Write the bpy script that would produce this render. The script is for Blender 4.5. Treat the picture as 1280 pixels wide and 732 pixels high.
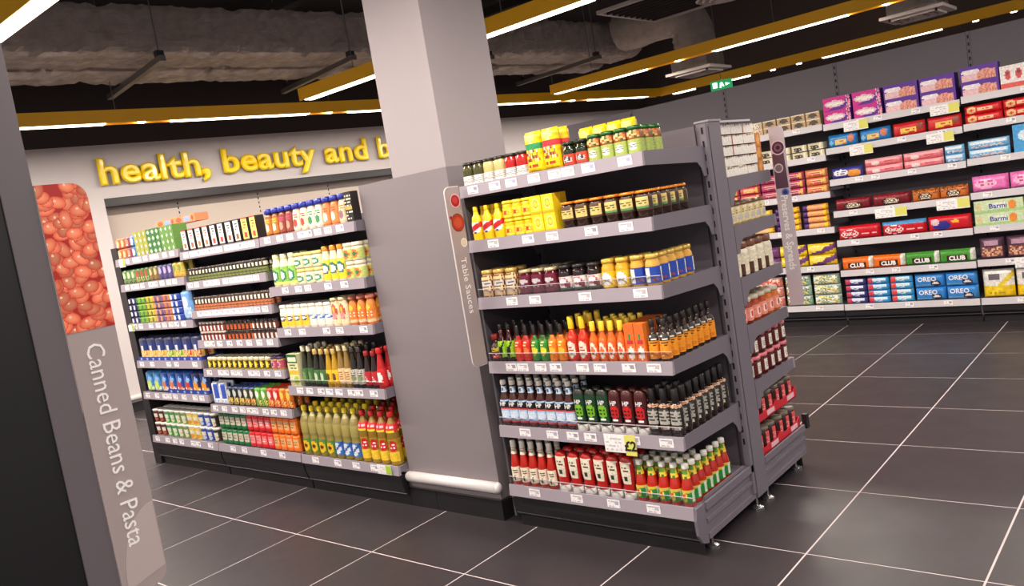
import bpy, math, random, re
from mathutils import Vector, Matrix
import numpy as np
R_ = random.Random(7)
for o in list(bpy.data.objects): bpy.data.objects.remove(o)
SC = bpy.context.scene
COL = SC.collection

# ---------------------------------------------------------------- camera
cam = bpy.data.cameras.new('camera'); camo = bpy.data.objects.new('camera', cam); COL.objects.link(camo)
a_, b_, c_ = 0.7174825, 1.4678, -0.1617
_p = (1.020007, 0.717455, 1.467755, -0.161715)
a_, b_, c_ = _p[1:]
camo.matrix_world = Matrix.Translation((0, 0, 1.45)) @ (Matrix.Rotation(a_, 4, 'Z') @ Matrix.Rotation(b_, 4, 'X') @ Matrix.Rotation(c_, 4, 'Z'))
cam.sensor_width = 36.0; cam.lens = _p[0] * 1000 * 36.0 / 1280.0
cam.clip_start = 0.05; cam.clip_end = 100
SC.camera = camo

# ---------------------------------------------------------------- world, exposure
w = bpy.data.worlds.new('World'); SC.world = w; w.use_nodes = True
w.node_tree.nodes['Background'].inputs[0].default_value = (0.93, 0.87, 0.88, 1)
w.node_tree.nodes['Background'].inputs[1].default_value = 0.78
SC.view_settings.view_transform = 'Standard'; SC.view_settings.look = 'None'
SC.view_settings.exposure = -0.22; SC.view_settings.gamma = 1.0
SC.view_settings.use_curve_mapping = False
LAMP_W_PER_M = 43.0      # watts per metre of light strip
STRIP_E = 9.0            # brightness of the strips themselves

# ---------------------------------------------------------------- helpers
def lin(c):
    return tuple((v / 255 / 12.92) if v / 255 <= 0.04045 else ((v / 255 + 0.055) / 1.055) ** 2.4 for v in c[:3])
PI = math.pi

def mat(name, col=None, rough=0.5, metal=0.0, attr=False, coat=0.0, emit=None, es=1.0, noise=0.0, nscale=30, bump=0.0, spec=0.5, rnd=0.0):
    m = bpy.data.materials.new(name); m.use_nodes = True
    nt = m.node_tree; b = nt.nodes['Principled BSDF']
    b.inputs['Roughness'].default_value = rough; b.inputs['Metallic'].default_value = metal
    b.inputs['Coat Weight'].default_value = coat; b.inputs['Coat Roughness'].default_value = 0.08
    b.inputs['Specular IOR Level'].default_value = spec
    src = None
    if attr:
        a = nt.nodes.new('ShaderNodeAttribute'); a.attribute_name = 'Col'; src = a.outputs['Color']
    else:
        rgb = nt.nodes.new('ShaderNodeRGB'); rgb.outputs[0].default_value = (*lin(col), 1); src = rgb.outputs[0]
    if noise or bump or rnd:
        tc = nt.nodes.new('ShaderNodeTexCoord'); n = nt.nodes.new('ShaderNodeTexNoise'); n.inputs['Scale'].default_value = nscale
        n.inputs['Detail'].default_value = 4
        nt.links.new(tc.outputs['Object'], n.inputs['Vector'])
        if noise:
            mr = nt.nodes.new('ShaderNodeMapRange'); mr.inputs['To Min'].default_value = 1 - noise; mr.inputs['To Max'].default_value = 1 + noise
            nt.links.new(n.outputs['Fac'], mr.inputs['Value'])
            mx = nt.nodes.new('ShaderNodeVectorMath'); mx.operation = 'SCALE'
            nt.links.new(src, mx.inputs[0]); nt.links.new(mr.outputs[0], mx.inputs['Scale']); src = mx.outputs[0]
        if rnd:
            oi = nt.nodes.new('ShaderNodeObjectInfo'); mr = nt.nodes.new('ShaderNodeMapRange')
            mr.inputs['To Min'].default_value = 1 - rnd; mr.inputs['To Max'].default_value = 1 + rnd
            nt.links.new(oi.outputs['Random'], mr.inputs['Value'])
            mx = nt.nodes.new('ShaderNodeVectorMath'); mx.operation = 'SCALE'
            nt.links.new(src, mx.inputs[0]); nt.links.new(mr.outputs[0], mx.inputs['Scale']); src = mx.outputs[0]
        if bump:
            bp = nt.nodes.new('ShaderNodeBump'); bp.inputs['Strength'].default_value = bump; bp.inputs['Distance'].default_value = 0.01
            nt.links.new(n.outputs['Fac'], bp.inputs['Height']); nt.links.new(bp.outputs[0], b.inputs['Normal'])
    nt.links.new(src, b.inputs['Base Color'])
    if emit:
        b.inputs['Emission Color'].default_value = (*lin(emit), 1); b.inputs['Emission Strength'].default_value = es
    return m

M = dict(
    paper=mat('printed_card', attr=True, rough=0.5),
    film=mat('printed_film', attr=True, rough=0.3, coat=0.25, bump=0.12, nscale=25),
    plastic=mat('coloured_plastic', attr=True, rough=0.32, coat=0.15),
    glass=mat('filled_glass', attr=True, rough=0.12, coat=0.6),
    lid=mat('painted_tin', attr=True, rough=0.3, metal=0.35),
    shelf=mat('grey_powder_coat', (117, 110, 121), rough=0.45, noise=0.04, nscale=8),
    shelfdark=mat('dark_powder_coat', (78, 73, 80), rough=0.5, noise=0.05, nscale=8),
    back=mat('back_panel_paint', (100, 93, 101), rough=0.6, noise=0.04, nscale=3),
    strip=mat('price_strip_plastic', (158, 148, 158), rough=0.35, noise=0.03, nscale=5),
    stripw=mat('pale_price_strip_plastic', (205, 200, 205), rough=0.35),
    black=mat('black_plinth', (30, 27, 30), rough=0.4, noise=0.1, nscale=6),
    slot=mat('slot_shadow', (12, 11, 13), rough=0.8),
    wall=mat('wall_paint', (192, 184, 184), rough=0.75, noise=0.03, nscale=1.5),
    cream=mat('cream_panel', (186, 172, 161), rough=0.6, noise=0.02, nscale=2),
    colm=mat('pillar_paint', (168, 158, 162), rough=0.7, noise=0.04, nscale=2.5, bump=0.03),
    colbox=mat('pillar_cladding', (133, 124, 128), rough=0.6, noise=0.05, nscale=2),
    ceil=mat('ceiling_paint', (46, 39, 40), rough=0.85, noise=0.1, nscale=2),
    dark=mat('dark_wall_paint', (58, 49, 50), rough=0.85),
    white=mat('white_rubber', (222, 216, 216), rough=0.35),
    yellow=mat('yellow_rail_paint', (255, 192, 30), rough=0.35, coat=0.3),
    letter=mat('yellow_letter_acrylic', (252, 214, 10), rough=0.3, coat=0.3),
    letterside=mat('yellow_letter_edge', (190, 140, 10), rough=0.5),
    lamp=mat('lamp_diffuser', (255, 255, 255), emit=(255, 236, 214), es=STRIP_E),
    spot=mat('spot_lens', (255, 255, 255), emit=(255, 240, 220), es=STRIP_E * 1.5),
    cable=mat('steel_cable', (120, 115, 110), rough=0.4, metal=0.8),
    steel=mat('galvanised_steel', (120, 115, 112), rough=0.4, metal=0.7, noise=0.1, nscale=20),
    chrome=mat('chrome_foot', (170, 170, 172), rough=0.25, metal=0.9),
    ink=mat('white_lettering', (244, 240, 240), rough=0.5),
    inkblack=mat('black_lettering', (35, 30, 30), rough=0.5),
    inkblue=mat('blue_lettering', (30, 60, 150), rough=0.5),
    inkred=mat('red_lettering', (200, 30, 40), rough=0.5),
    sign=mat('sign_panel', (166, 152, 152), rough=0.35),
    blackend=mat('black_end_panel', (17, 14, 18), rough=0.45, noise=0.05, nscale=2),
    post=mat('grey_post', (100, 92, 98), rough=0.45),
    grout=mat('grout', (204, 192, 194), rough=0.8, noise=0.12, nscale=9),
    green_emit=mat('exit_sign_green', (10, 120, 70), emit=(20, 170, 100), es=0.8),
    white_emit=mat('exit_sign_white', (240, 255, 245), emit=(230, 255, 240), es=2.5),
    diffuser=mat('diffuser_metal', (190, 178, 172), rough=0.45, metal=0.2),
)
# floor tile: dark slate-like porcelain
def tile_mat():
    m = mat('dark_floor_tile', (50, 44, 48), rough=0.42, rnd=0.07, noise=0.12, nscale=3.0)
    nt = m.node_tree; b = nt.nodes['Principled BSDF']
    tc = nt.nodes.new('ShaderNodeTexCoord'); n = nt.nodes.new('ShaderNodeTexNoise'); n.inputs['Scale'].default_value = 5; n.inputs['Detail'].default_value = 8
    mr = nt.nodes.new('ShaderNodeMapRange'); mr.inputs['To Min'].default_value = 0.27; mr.inputs['To Max'].default_value = 0.5
    nt.links.new(tc.outputs['Object'], n.inputs['Vector']); nt.links.new(n.outputs['Fac'], mr.inputs['Value']); nt.links.new(mr.outputs[0], b.inputs['Roughness'])
    bp = nt.nodes.new('ShaderNodeBump'); bp.inputs['Strength'].default_value = 0.06; bp.inputs['Distance'].default_value = 0.01
    nt.links.new(n.outputs['Fac'], bp.inputs['Height']); nt.links.new(bp.outputs[0], b.inputs['Normal'])
    return m
M['tile'] = tile_mat()
def foil_mat():
    m = mat('crumpled_foil', (240, 226, 216), rough=0.22, metal=0.45, noise=0.3, nscale=12)
    nt = m.node_tree; b = nt.nodes['Principled BSDF']
    tc = nt.nodes.new('ShaderNodeTexCoord'); mp = nt.nodes.new('ShaderNodeMapping'); mp.inputs['Scale'].default_value = (1.4, 0.5, 1.4)
    n1 = nt.nodes.new('ShaderNodeTexVoronoi'); n1.inputs['Scale'].default_value = 14; n1.feature = 'DISTANCE_TO_EDGE'
    n2 = nt.nodes.new('ShaderNodeTexNoise'); n2.inputs['Scale'].default_value = 18; n2.inputs['Detail'].default_value = 7; n2.inputs['Distortion'].default_value = 1.2
    nt.links.new(tc.outputs['Object'], mp.inputs['Vector'])
    nt.links.new(mp.outputs[0], n2.inputs['Vector']); 
    mx = nt.nodes.new('ShaderNodeVectorMath'); mx.operation = 'ADD'
    nt.links.new(mp.outputs[0], mx.inputs[0]); nt.links.new(n2.outputs['Color'], mx.inputs[1]); nt.links.new(mx.outputs[0], n1.inputs['Vector'])
    ad = nt.nodes.new('ShaderNodeMath'); ad.operation = 'MULTIPLY_ADD'; ad.inputs[1].default_value = 0.6
    nt.links.new(n1.outputs['Distance'], ad.inputs[0]); nt.links.new(n2.outputs['Fac'], ad.inputs[2])
    bp = nt.nodes.new('ShaderNodeBump'); bp.inputs['Strength'].default_value = 1.0; bp.inputs['Distance'].default_value = 0.05
    nt.links.new(ad.outputs[0], bp.inputs['Height']); nt.links.new(bp.outputs[0], b.inputs['Normal'])
    return m
M['foil'] = foil_mat()
def clear_mat():
    m = bpy.data.materials.new('clear_acrylic'); m.use_nodes = True; nt = m.node_tree; nt.nodes.remove(nt.nodes['Principled BSDF'])
    o = nt.nodes['Material Output']; t = nt.nodes.new('ShaderNodeBsdfTransparent'); t.inputs[0].default_value = (0.93, 0.93, 0.94, 1)
    g = nt.nodes.new('ShaderNodeBsdfGlossy'); g.inputs['Roughness'].default_value = 0.1
    mx = nt.nodes.new('ShaderNodeMixShader'); mx.inputs[0].default_value = 0.07; nt.links.new(t.outputs[0], mx.inputs[1]); nt.links.new(g.outputs[0], mx.inputs[2])
    nt.links.new(mx.outputs[0], o.inputs[0]); return m
M['clear'] = clear_mat()

class MB:
    """collects coloured faces; build() links them as one mesh object"""
    def __init__(s): s.v = []; s.f = []; s.c = []; s.mi = []
    def quad(s, pts, col=(128, 128, 128), mi=0):
        n = len(s.v); s.v += [tuple(p) for p in pts]; s.f.append(tuple(range(n, n + len(pts)))); s.c.append(col); s.mi.append(mi)
    def box(s, x0, x1, y0, y1, z0, z1, col=(128, 128, 128), mi=0):
        n = len(s.v); s.v += [(x, y, z) for z in (z0, z1) for y in (y0, y1) for x in (x0, x1)]
        for f in ((0, 2, 3, 1), (4, 5, 7, 6), (0, 1, 5, 4), (2, 6, 7, 3), (0, 4, 6, 2), (1, 3, 7, 5)):
            s.f.append(tuple(n + i for i in f)); s.c.append(col); s.mi.append(mi)
    def prism(s, pts, ax, a0, a1, col=(128, 128, 128), mi=0):
        """extrude a 2D outline along an axis; pts are in the two other axes (in xyz order)"""
        def P(p, a):
            return (a, p[0], p[1]) if ax == 0 else ((p[0], a, p[1]) if ax == 1 else (p[0], p[1], a))
        n = len(s.v); k = len(pts); s.v += [P(p, a0) for p in pts] + [P(p, a1) for p in pts]
        s.f.append(tuple(n + i for i in range(k))); s.f.append(tuple(n + k + i for i in reversed(range(k))))
        s.c += [col, col]; s.mi += [mi, mi]
        for i in range(k):
            j = (i + 1) % k; s.f.append((n + i, n + k + i, n + k + j, n + j)); s.c.append(col); s.mi.append(mi)
    def tube(s, p0, p1, r, seg=8, col=(128, 128, 128), mi=0, r1=None):
        p0 = Vector(p0); p1 = Vector(p1); d = (p1 - p0).normalized(); u = d.orthogonal().normalized(); v = d.cross(u); n = len(s.v)
        r1 = r if r1 is None else r1
        for p, rr in ((p0, r), (p1, r1)):
            for i in range(seg):
                t = 2 * PI * i / seg; s.v.append(tuple(p + u * rr * math.cos(t) + v * rr * math.sin(t)))
        for i in range(seg):
            j = (i + 1) % seg; s.f.append((n + i, n + j, n + seg + j, n + seg + i)); s.c.append(col); s.mi.append(mi)
        s.f.append(tuple(n + i for i in reversed(range(seg)))); s.f.append(tuple(n + seg + i for i in range(seg))); s.c += [col] * 2; s.mi += [mi] * 2
    def mesh(s, name, mats, smooth=False):
        me = bpy.data.meshes.new(name); me.from_pydata(s.v, [], s.f)
        for m in (mats if isinstance(mats, (list, tuple)) else [mats]): me.materials.append(m)
        if any(s.mi): me.polygons.foreach_set('material_index', s.mi)
        at = me.color_attributes.new('Col', 'FLOAT_COLOR', 'CORNER')
        buf = []
        for f, c in zip(s.f, s.c): buf += [*lin(c), 1.0] * len(f)
        at.data.foreach_set('color', buf)
        if smooth: me.polygons.foreach_set('use_smooth', [True] * len(s.f))
        me.update(); return me
    def build(s, name, mats, parent=None, smooth=False, **props):
        return link(name, s.mesh(name, mats, smooth), parent, **props)

def link(name, data, parent=None, loc=None, rz=None, **props):
    o = bpy.data.objects.new(name, data); COL.objects.link(o)
    if parent is not None: o.parent = parent
    if loc is not None: o.location = loc
    if rz is not None: o.rotation_euler = (0, 0, rz)
    for k, v in props.items():
        if v is not None: o[k] = v
    return o
def thing(name, label, cat, loc=(0, 0, 0), rz=0.0, group=None):
    return link(name, None, None, loc, rz, label=label, category=cat, group=group)
def struct(name, mb, m, smooth=False):
    return mb.build(name, m, kind='structure', smooth=smooth)

_tc = {}
def text_mesh(txt, size, m, extrude=0.0004, offset=0.0, align='CENTER', space=1.0, sx=1.0, res=2):
    """lettering as a flat mesh standing in the XZ plane, facing -Y, centred"""
    key = (txt, size, m.name, extrude, offset, align, space, sx)
    if key in _tc: return _tc[key]
    cu = bpy.data.curves.new('lettering', 'FONT'); cu.body = txt; cu.size = size; cu.extrude = extrude; cu.offset = offset
    cu.align_x = align; cu.align_y = 'CENTER'; cu.resolution_u = res; cu.space_character = space
    o = bpy.data.objects.new('tmp', cu); COL.objects.link(o); bpy.context.view_layer.update()
    me = bpy.data.meshes.new_from_object(o.evaluated_get(bpy.context.evaluated_depsgraph_get()))
    bpy.data.objects.remove(o); me.name = 'lettering'
    me.transform(Matrix.Diagonal((sx, 1, 1, 1))); me.transform(Matrix.Rotation(PI / 2, 4, 'X'))
    me.materials.clear(); me.materials.append(m); _tc[key] = me; return me

# ---------------------------------------------------------------- painted labels
def painter(bg, shapes, seed=1):
    def f(u, v, i=0, j=0):
        c = bg
        for s in shapes:
            k = s[0]
            if k == 'r':
                if s[1] <= u <= s[3] and s[2] <= v <= s[4]: c = s[5]
            elif k == 'e':
                if ((u - s[1]) / s[3]) ** 2 + ((v - s[2]) / s[4]) ** 2 <= 1: c = s[5]
            elif k == 's':      # speckle
                if s[1] <= u <= s[3] and s[2] <= v <= s[4]:
                    rr = random.Random((i * 7349 + j * 911 + seed * 31) & 0xffff).random()
                    cs = s[5]; c = cs[int(rr * len(cs)) % len(cs)]
            elif k == 't':      # small print: rows of dashes
                if s[1] <= u <= s[3] and s[2] <= v <= s[4] and j % 2 == 0:
                    if random.Random((i * 131 + j * 977 + seed) & 0xffff).random() < 0.65: c = s[5]
            elif k == 'd':      # diagonal band
                if abs((v - s[2]) - (u - s[1]) * s[3]) < s[4]: c = s[5]
            elif k == 'b':      # round pieces packed behind glass: (cols, dark, nu, nv)
                uu, vv = (u + 1) * s[3] / 2, v * s[4]; uu += .5 * (int(vv) % 2); fu, fv = uu % 1 - .5, vv % 1 - .5
                q = fu * fu + fv * fv; c = s[2] if q > .19 else s[1][(int(uu) * 3 + int(vv) * 5) % len(s[1])]
                if q < .05: c = tuple(min(255, x * 1.12) for x in c)
        if len(shapes) > 0:
            g_ = 1 + (random.Random(i * 7919 + j * 104729 + seed).random() - .5) * .12
            c = tuple(min(255, x * g_) for x in c)
        return c
    return f
def rad(prof, z):
    for (z0, r0), (z1, r1) in zip(prof, prof[1:]):
        if z0 <= z <= z1: return r0 + (r1 - r0) * (z - z0) / max(1e-6, z1 - z0)
    return prof[-1][1] if z > prof[-1][0] else prof[0][1]
def ring(r, z, seg, fy, ex):
    out = []
    for i in range(seg):
        t = -PI / 2 + 2 * PI * i / seg; c, s = math.cos(t), math.sin(t)
        k = (abs(c) ** ex + abs(s) ** ex) ** (-1 / ex)
        out.append((r * k * c, r * k * s * fy, z))
    return out
def lathe(mb, rings, cols, seg=14, fy=1.0, ex=2.0, cap_top=True, cap_bot=True):
    n = len(mb.v)
    for r, z in rings: mb.v += ring(r, z, seg, fy, ex)
    for k in range(len(rings) - 1):
        for i in range(seg):
            j = (i + 1) % seg; a = n + k * seg
            mb.f.append((a + i, a + j, a + seg + j, a + seg + i)); mb.c.append(cols[k] if isinstance(cols, list) else cols); mb.mi.append(0)
    if cap_top: mb.f.append(tuple(n + (len(rings) - 1) * seg + i for i in range(seg))); mb.c.append(cols[-1] if isinstance(cols, list) else cols); mb.mi.append(0)
    if cap_bot: mb.f.append(tuple(n + i for i in reversed(range(seg)))); mb.c.append(cols[0] if isinstance(cols, list) else cols); mb.mi.append(0)

PROF = dict(
    jar=[(0, .9), (.03, 1), (.70, 1), (.78, .96), (.84, .84), (1, .84)],
    fatjar=[(0, .88), (.04, 1), (.62, 1), (.72, .97), (.80, .80), (1, .80)],
    hot=[(0, .92), (.02, 1), (.50, 1), (.58, .85), (.66, .50), (.74, .40), (1, .36)],
    sauce=[(0, .92), (.03, 1), (.52, 1), (.62, .86), (.72, .55), (.80, .44), (1, .42)],
    ketchup=[(0, .95), (.02, 1), (.38, 1), (.50, .90), (.66, .66), (.78, .48), (.84, .42), (1, .42)],
    squeezy=[(0, .82), (.15, .82), (.17, .86), (.26, .90), (.36, .84), (.55, .98), (.80, 1), (.93, .92), (.99, .6), (1, .5)],
    mustard=[(0, .95), (.03, 1), (.45, 1), (.58, .92), (.70, .80), (.76, .50), (.82, .44), (1, .2)],
    dressing=[(0, .92), (.03, 1), (.50, .92), (.70, .80), (.82, .60), (1, .5)],
    oil=[(0, .92), (.02, 1), (.36, 1), (.40, .9), (.46, 1), (.68, .98), (.78, .70), (.86, .36), (1, .32)],
    shaker=[(0, .95), (.03, 1), (.66, 1), (.72, .9), (1, .9)],
    tin=[(0, 1), (.03, .97), (.97, .97), (1, 1)],
    pot=[(0, .78), (.9, 1), (.94, 1.04), (1, 1.04)],
)
def vessel(H, r, prof, body, cap=None, label=None, fy=1.0, ex=2.0, seg=14, mat_='glass', capmat='plastic', text=None, lab2=None, capz=None):
    """bottle, jar or tin: list of (part name, mesh, level, local offset). body: colour or [(z fraction, colour)...]; cap=(z0, colour, radius factor)"""
    P = PROF[prof]; parts = []
    inv = cap and len(cap) > 3 and cap[3] == 'base'
    lo, hi = 0.0, 1.0
    if cap: lo, hi = (cap[1], 1.0) if inv else (0.0, cap[0])
    zs = sorted({z for z, _ in P if lo < z < hi} | {lo, hi} | ({b[0] for b in body if lo < b[0] < hi} if isinstance(body, list) else set()))
    def bc(z):
        if not isinstance(body, list): return body
        c = body[0][1]
        for zz, cc in body:
            if z >= zz - 1e-6: c = cc
        return c
    mb = MB(); lathe(mb, [(rad(P, z) * r, z * H) for z in zs], [bc(z) for z in zs[:-1]], seg, fy, ex)
    root = mb.mesh('body', M[mat_], True)
    if cap:
        mb = MB()
        if inv:
            z0, z1, rc, cc = 0, cap[1], cap[2], cap[0]
            lathe(mb, [(rc * r * .97, 0), (rc * r, .01 * H), (rc * r, z1 * H * .97), (rc * r * .9, z1 * H)], cc, seg, fy, ex)
        else:
            z0, cc, rc = cap[:3]; z1 = cap[3] if len(cap) > 3 else 1.0
            rr = rc * r
            lathe(mb, [(rr, z0 * H), (rr * 1.03, (z0 + .01) * H), (rr, z1 * H * .985), (rr * .86, z1 * H)], cc, seg, 1.0 if ex == 2 else fy, 2.0 if prof not in ('tin',) else ex)
        parts.append(('lid' if prof in ('jar', 'fatjar', 'shaker', 'pot') else 'cap', mb.mesh('cap', M[capmat], True), None))
    for k, lb in enumerate([label, lab2]):
        if not lb: continue
        z0, z1, bg, shapes = lb[:4]; nu, nv = (24, 14) if k == 0 else (18, 4)
        if len(lb) > 4: nu, nv = lb[4]
        pf = painter(bg, shapes, int(H * 1e4)); mb = MB(); S = nu
        rows = [[(x * 1.0, y, z) for x, y, z in ring((rad(P, z0 + (z1 - z0) * j / nv)) * r + .0009, (z0 + (z1 - z0) * j / nv) * H, S, fy, ex)] for j in range(nv + 1)]
        n = 0
        for rr in rows: mb.v += rr
        for j in range(nv):
            for i in range(S):
                i2 = (i + 1) % S; ang = 2 * PI * (i + .5) / S
                if ang > PI: ang -= 2 * PI
                u = ang / (PI / 2.6)
                if u > 1.3 or u < -1.3: u = (u / 2.6 * 2 + 3) % 2 - 1
                mb.f.append((j * S + i, j * S + i2, (j + 1) * S + i2, (j + 1) * S + i)); mb.c.append(pf(u, (j + .5) / nv, i, j)); mb.mi.append(0)
        parts.append(('label' if k == 0 else 'neck_label', mb.mesh('label', M['paper'], True), None))
    if text:
        t, size, zf, m, *rest = text
        src = text_mesh(t, size, M[m], 0.0003, rest[0] if rest else 0.0); me = src.copy(); zc = zf * H
        rr = rad(P, zf) * r + .0016
        for v in me.vertices:
            x, y, z = v.co; th = x / rr
            if ex > 2.5:
                v.co = (x, -rr * fy + y, z + zc)
            else:
                v.co = (rr * math.sin(th), -rr * fy * math.cos(th) + y * 0.3, z + zc)
        parts.append(('lettering', me, 'label'))
    return dict(root=root, parts=parts, w=2 * r, d=2 * r * fy, h=H)

def carton(W, D, H, front, side=None, top=None, res=0.008, m='paper', text=None, rim=None):
    """box pack. front/side/top: (bg, shapes)"""
    mb = MB(); side = side or (front[0], []); top = top or (side[0], [])
    def face(o, du, dv, Lu, Lv, spec, sd):
        nu = max(1, min(34, round(Lu / res))); nv = max(1, min(22, round(Lv / res)))
        if not spec[1]: nu = nv = 1
        pf = painter(spec[0], spec[1], sd); n = len(mb.v)
        for j in range(nv + 1):
            for i in range(nu + 1):
                mb.v.append(tuple(o[k] + du[k] * Lu * i / nu + dv[k] * Lv * j / nv for k in range(3)))
        for j in range(nv):
            for i in range(nu):
                a = n + j * (nu + 1) + i; mb.f.append((a, a + 1, a + nu + 2, a + nu + 1)); mb.c.append(pf(2 * (i + .5) / nu - 1, (j + .5) / nv, i, j)); mb.mi.append(0)
    w = W / 2
    face((-w, -D / 2, 0), (1, 0, 0), (0, 0, 1), W, H, front, 1); face((w, D / 2, 0), (-1, 0, 0), (0, 0, 1), W, H, (front[0], []), 2)
    face((w, -D / 2, 0), (0, 1, 0), (0, 0, 1), D, H, side, 3); face((-w, D / 2, 0), (0, -1, 0), (0, 0, 1), D, H, side, 4)
    face((-w, -D / 2, H), (1, 0, 0), (0, 1, 0), W, D, top, 5); mb.quad([(-w, -D / 2, 0), (-w, D / 2, 0), (w, D / 2, 0), (w, -D / 2, 0)], side[0])
    parts = []
    if text:
        for tt in (text if isinstance(text, list) else [text]):
            t, size, u, v, mm, *rest = tt
            me = text_mesh(t, size, M[mm], 0.0005, rest[0] if rest else 0.0, sx=rest[1] if len(rest) > 1 else 1.0).copy(); me.transform(Matrix.Translation((u * w, -D / 2 - .0006, v * H)))
            parts.append(('lettering', me, None))
    return dict(root=mb.mesh('pack', M[m]), parts=parts, w=W, d=D, h=H)

def pouch(W, D, H, front, crimp=0.08, m='film', horiz=False, text=None, nu=14, nv=14):
    """pillow bag; horiz: end seals at the sides (biscuit roll packs)"""
    pf = painter(front[0], front[1], int(W * 1e4)); mb = MB(); w = W / 2
    def P(i, j, s):
        u = 2 * i / nu - 1; v = 2 * j / nv - 1
        a, b = (u, v) if horiz else (v, u)      # a: along the seals axis
        e = max(0.0, 1 - max(0.0, (abs(a) - (1 - 2.2 * crimp)) / (2.2 * crimp)) ** 1.5) if abs(a) < 1 else 0.0
        q = max(0.0, 1 - abs(b) ** 4.0) ** 0.6
        t = D / 2 * (e ** .5) * q + .0008
        wob = 0.006 * math.sin(9 * u + 5 * v + s) * (1 - e) * D
        return (u * w * (1 - .02 * (1 - abs(a))), s * t + wob, (v + 1) / 2 * H)
    for s in (-1, 1):
        n = len(mb.v)
        for j in range(nv + 1):
            for i in range(nu + 1): mb.v.append(P(i, j, s))
        for j in range(nv):
            for i in range(nu):
                a = n + j * (nu + 1) + i; q = (a, a + 1, a + nu + 2, a + nu + 1)
                mb.f.append(q if s < 0 else q[::-1]); mb.c.append(pf(2 * (i + .5) / nu - 1, (j + .5) / nv, i, j)); mb.mi.append(0)
    parts = []
    if text:
        t, size, u, v, mm, *rest = text
        me = text_mesh(t, size, M[mm], 0.0006, rest[0] if rest else 0.0).copy(); me.transform(Matrix.Translation((u * w, -D / 2 - .0016, v * H))); parts.append(('lettering', me, None))
    return dict(root=mb.mesh('bag', M[m], True), parts=parts, w=W, d=D, h=H)

ORD = 'zeroth first second third fourth fifth sixth seventh eighth ninth tenth eleventh twelfth thirteenth fourteenth fifteenth sixteenth seventeenth eighteenth nineteenth twentieth twenty-first twenty-second twenty-third twenty-fourth twenty-fifth twenty-sixth twenty-seventh twenty-eighth twenty-ninth thirtieth'.split()
LAYER = {1: [''], 2: ['lower', 'upper'], 3: ['bottom', 'middle', 'uppermost'], 4: ['bottom', 'second up', 'third up', 'uppermost'], 5: ['bottom', 'second up', 'third up', 'fourth up', 'uppermost']}
NPROD = 0
LONG = []
def put(name, pr, loc, label, cat, group, rz=0.0):
    global NPROD
    NPROD += 1
    o = link(name, pr['root'], None, loc, rz, label=label, category=cat, group=group)
    done = {}
    for pn, me, par in pr['parts']:
        c = link(pn, me, done.get(par, o)); done[pn] = c
    return o
def block(name, pr, cat, desc, where, group, x0, n, pitch, y0, z, rows=1, dy=None, layers=1, dz=None, deep=None, deepcols=1, rz=0.0, jit=0.02, axis='x', rowlayers=None, ordlabel=True):
    """a run of alike packs on a shelf: n across, `rows` deep (the last `deepcols` columns `deep` deep), `layers` high"""
    prs = pr if isinstance(pr, list) else [pr]
    descs = desc if isinstance(desc, list) else [desc] * len(prs)
    names = name if isinstance(name, list) else [name] * len(prs)
    dy = dy or prs[0]['d'] * 1.06; dz = dz or prs[0]['h'] * 1.01
    for i in range(n):
        k = i * len(prs) // n
        rr = deep if (deep and i >= n - deepcols) else rows
        for r in range(rr):
            for l in range(layers if r == 0 or not rowlayers else rowlayers):
                a = (i + .5) * pitch; b = r * dy + prs[k]['d'] / 2
                jx = R_.uniform(-1, 1) * jit * 0.05; jr = R_.uniform(-1, 1) * jit * 2
                x, y = (x0 + a, y0 + b) if axis == 'x' else (y0 - b, x0 + a)
                who = (ORD[i + 1] + (' from left' if axis == 'x' else ' behind the end post')) if n > 1 else ''
                if n > 1 and axis == 'y': who = ORD[i + 1] + ' from post'
                row = (ORD[r + 1] + ' row' if r else 'front row') if (rows > 1 or deep) else ''
                lay = LAYER[layers][l]
                lab = ', '.join(t for t in (descs[k], who, row, lay, where) if t)
                nw = len(re.findall(r"[A-Za-z0-9][A-Za-z0-9'-]*", lab))
                if nw > 16: lab = lab.replace(', front row', ''); nw = len(re.findall(r"[A-Za-z0-9][A-Za-z0-9'-]*", lab))
                if nw > 16: lab = lab.replace(' and ', ', '); nw = len(re.findall(r"[A-Za-z0-9][A-Za-z0-9'-]*", lab))
                if nw > 16: LONG.append(lab)
                put(names[k], prs[k], (x + jx, y, z + l * dz + .0005), lab, cat, group, rz + jr)

# ---------------------------------------------------------------- floor
TX0, TY0, TA, TB = -1.2224, 2.8166, 0.59423, 0.63199
mb = MB(); mb.box(-13, 6, -5, 15, -0.1, -0.0012)
floor = struct('floor', mb, M['grout'])
g = 0.0037
tm = MB(); tm.prism([(-TA / 2 + g, -TB / 2 + g), (TA / 2 - g, -TB / 2 + g), (TA / 2 - g, TB / 2 - g), (-TA / 2 + g, TB / 2 - g)], 2, -0.0011, 0.0)
tme = tm.mesh('floor_tile', M['tile'])
rest = MB()
for i in range(-20, 12):
    for j in range(-12, 19):
        x = TX0 + (i + .5) * TA; y = TY0 + (j + .5) * TB
        if -9.2 < x < 0.9 and 0.9 < y < 7.4 and not (x < -5 and y < 1.2):
            link('floor_tile', tme, floor, (x, y, 0))
        else:
            rest.prism([(x - TA / 2 + g, y - TB / 2 + g), (x + TA / 2 - g, y - TB / 2 + g), (x + TA / 2 - g, y + TB / 2 - g), (x - TA / 2 + g, y + TB / 2 - g)], 2, -0.0011, 0.0)
rest.build('floor_tile', M['tile'], floor, kind='stuff')

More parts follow.
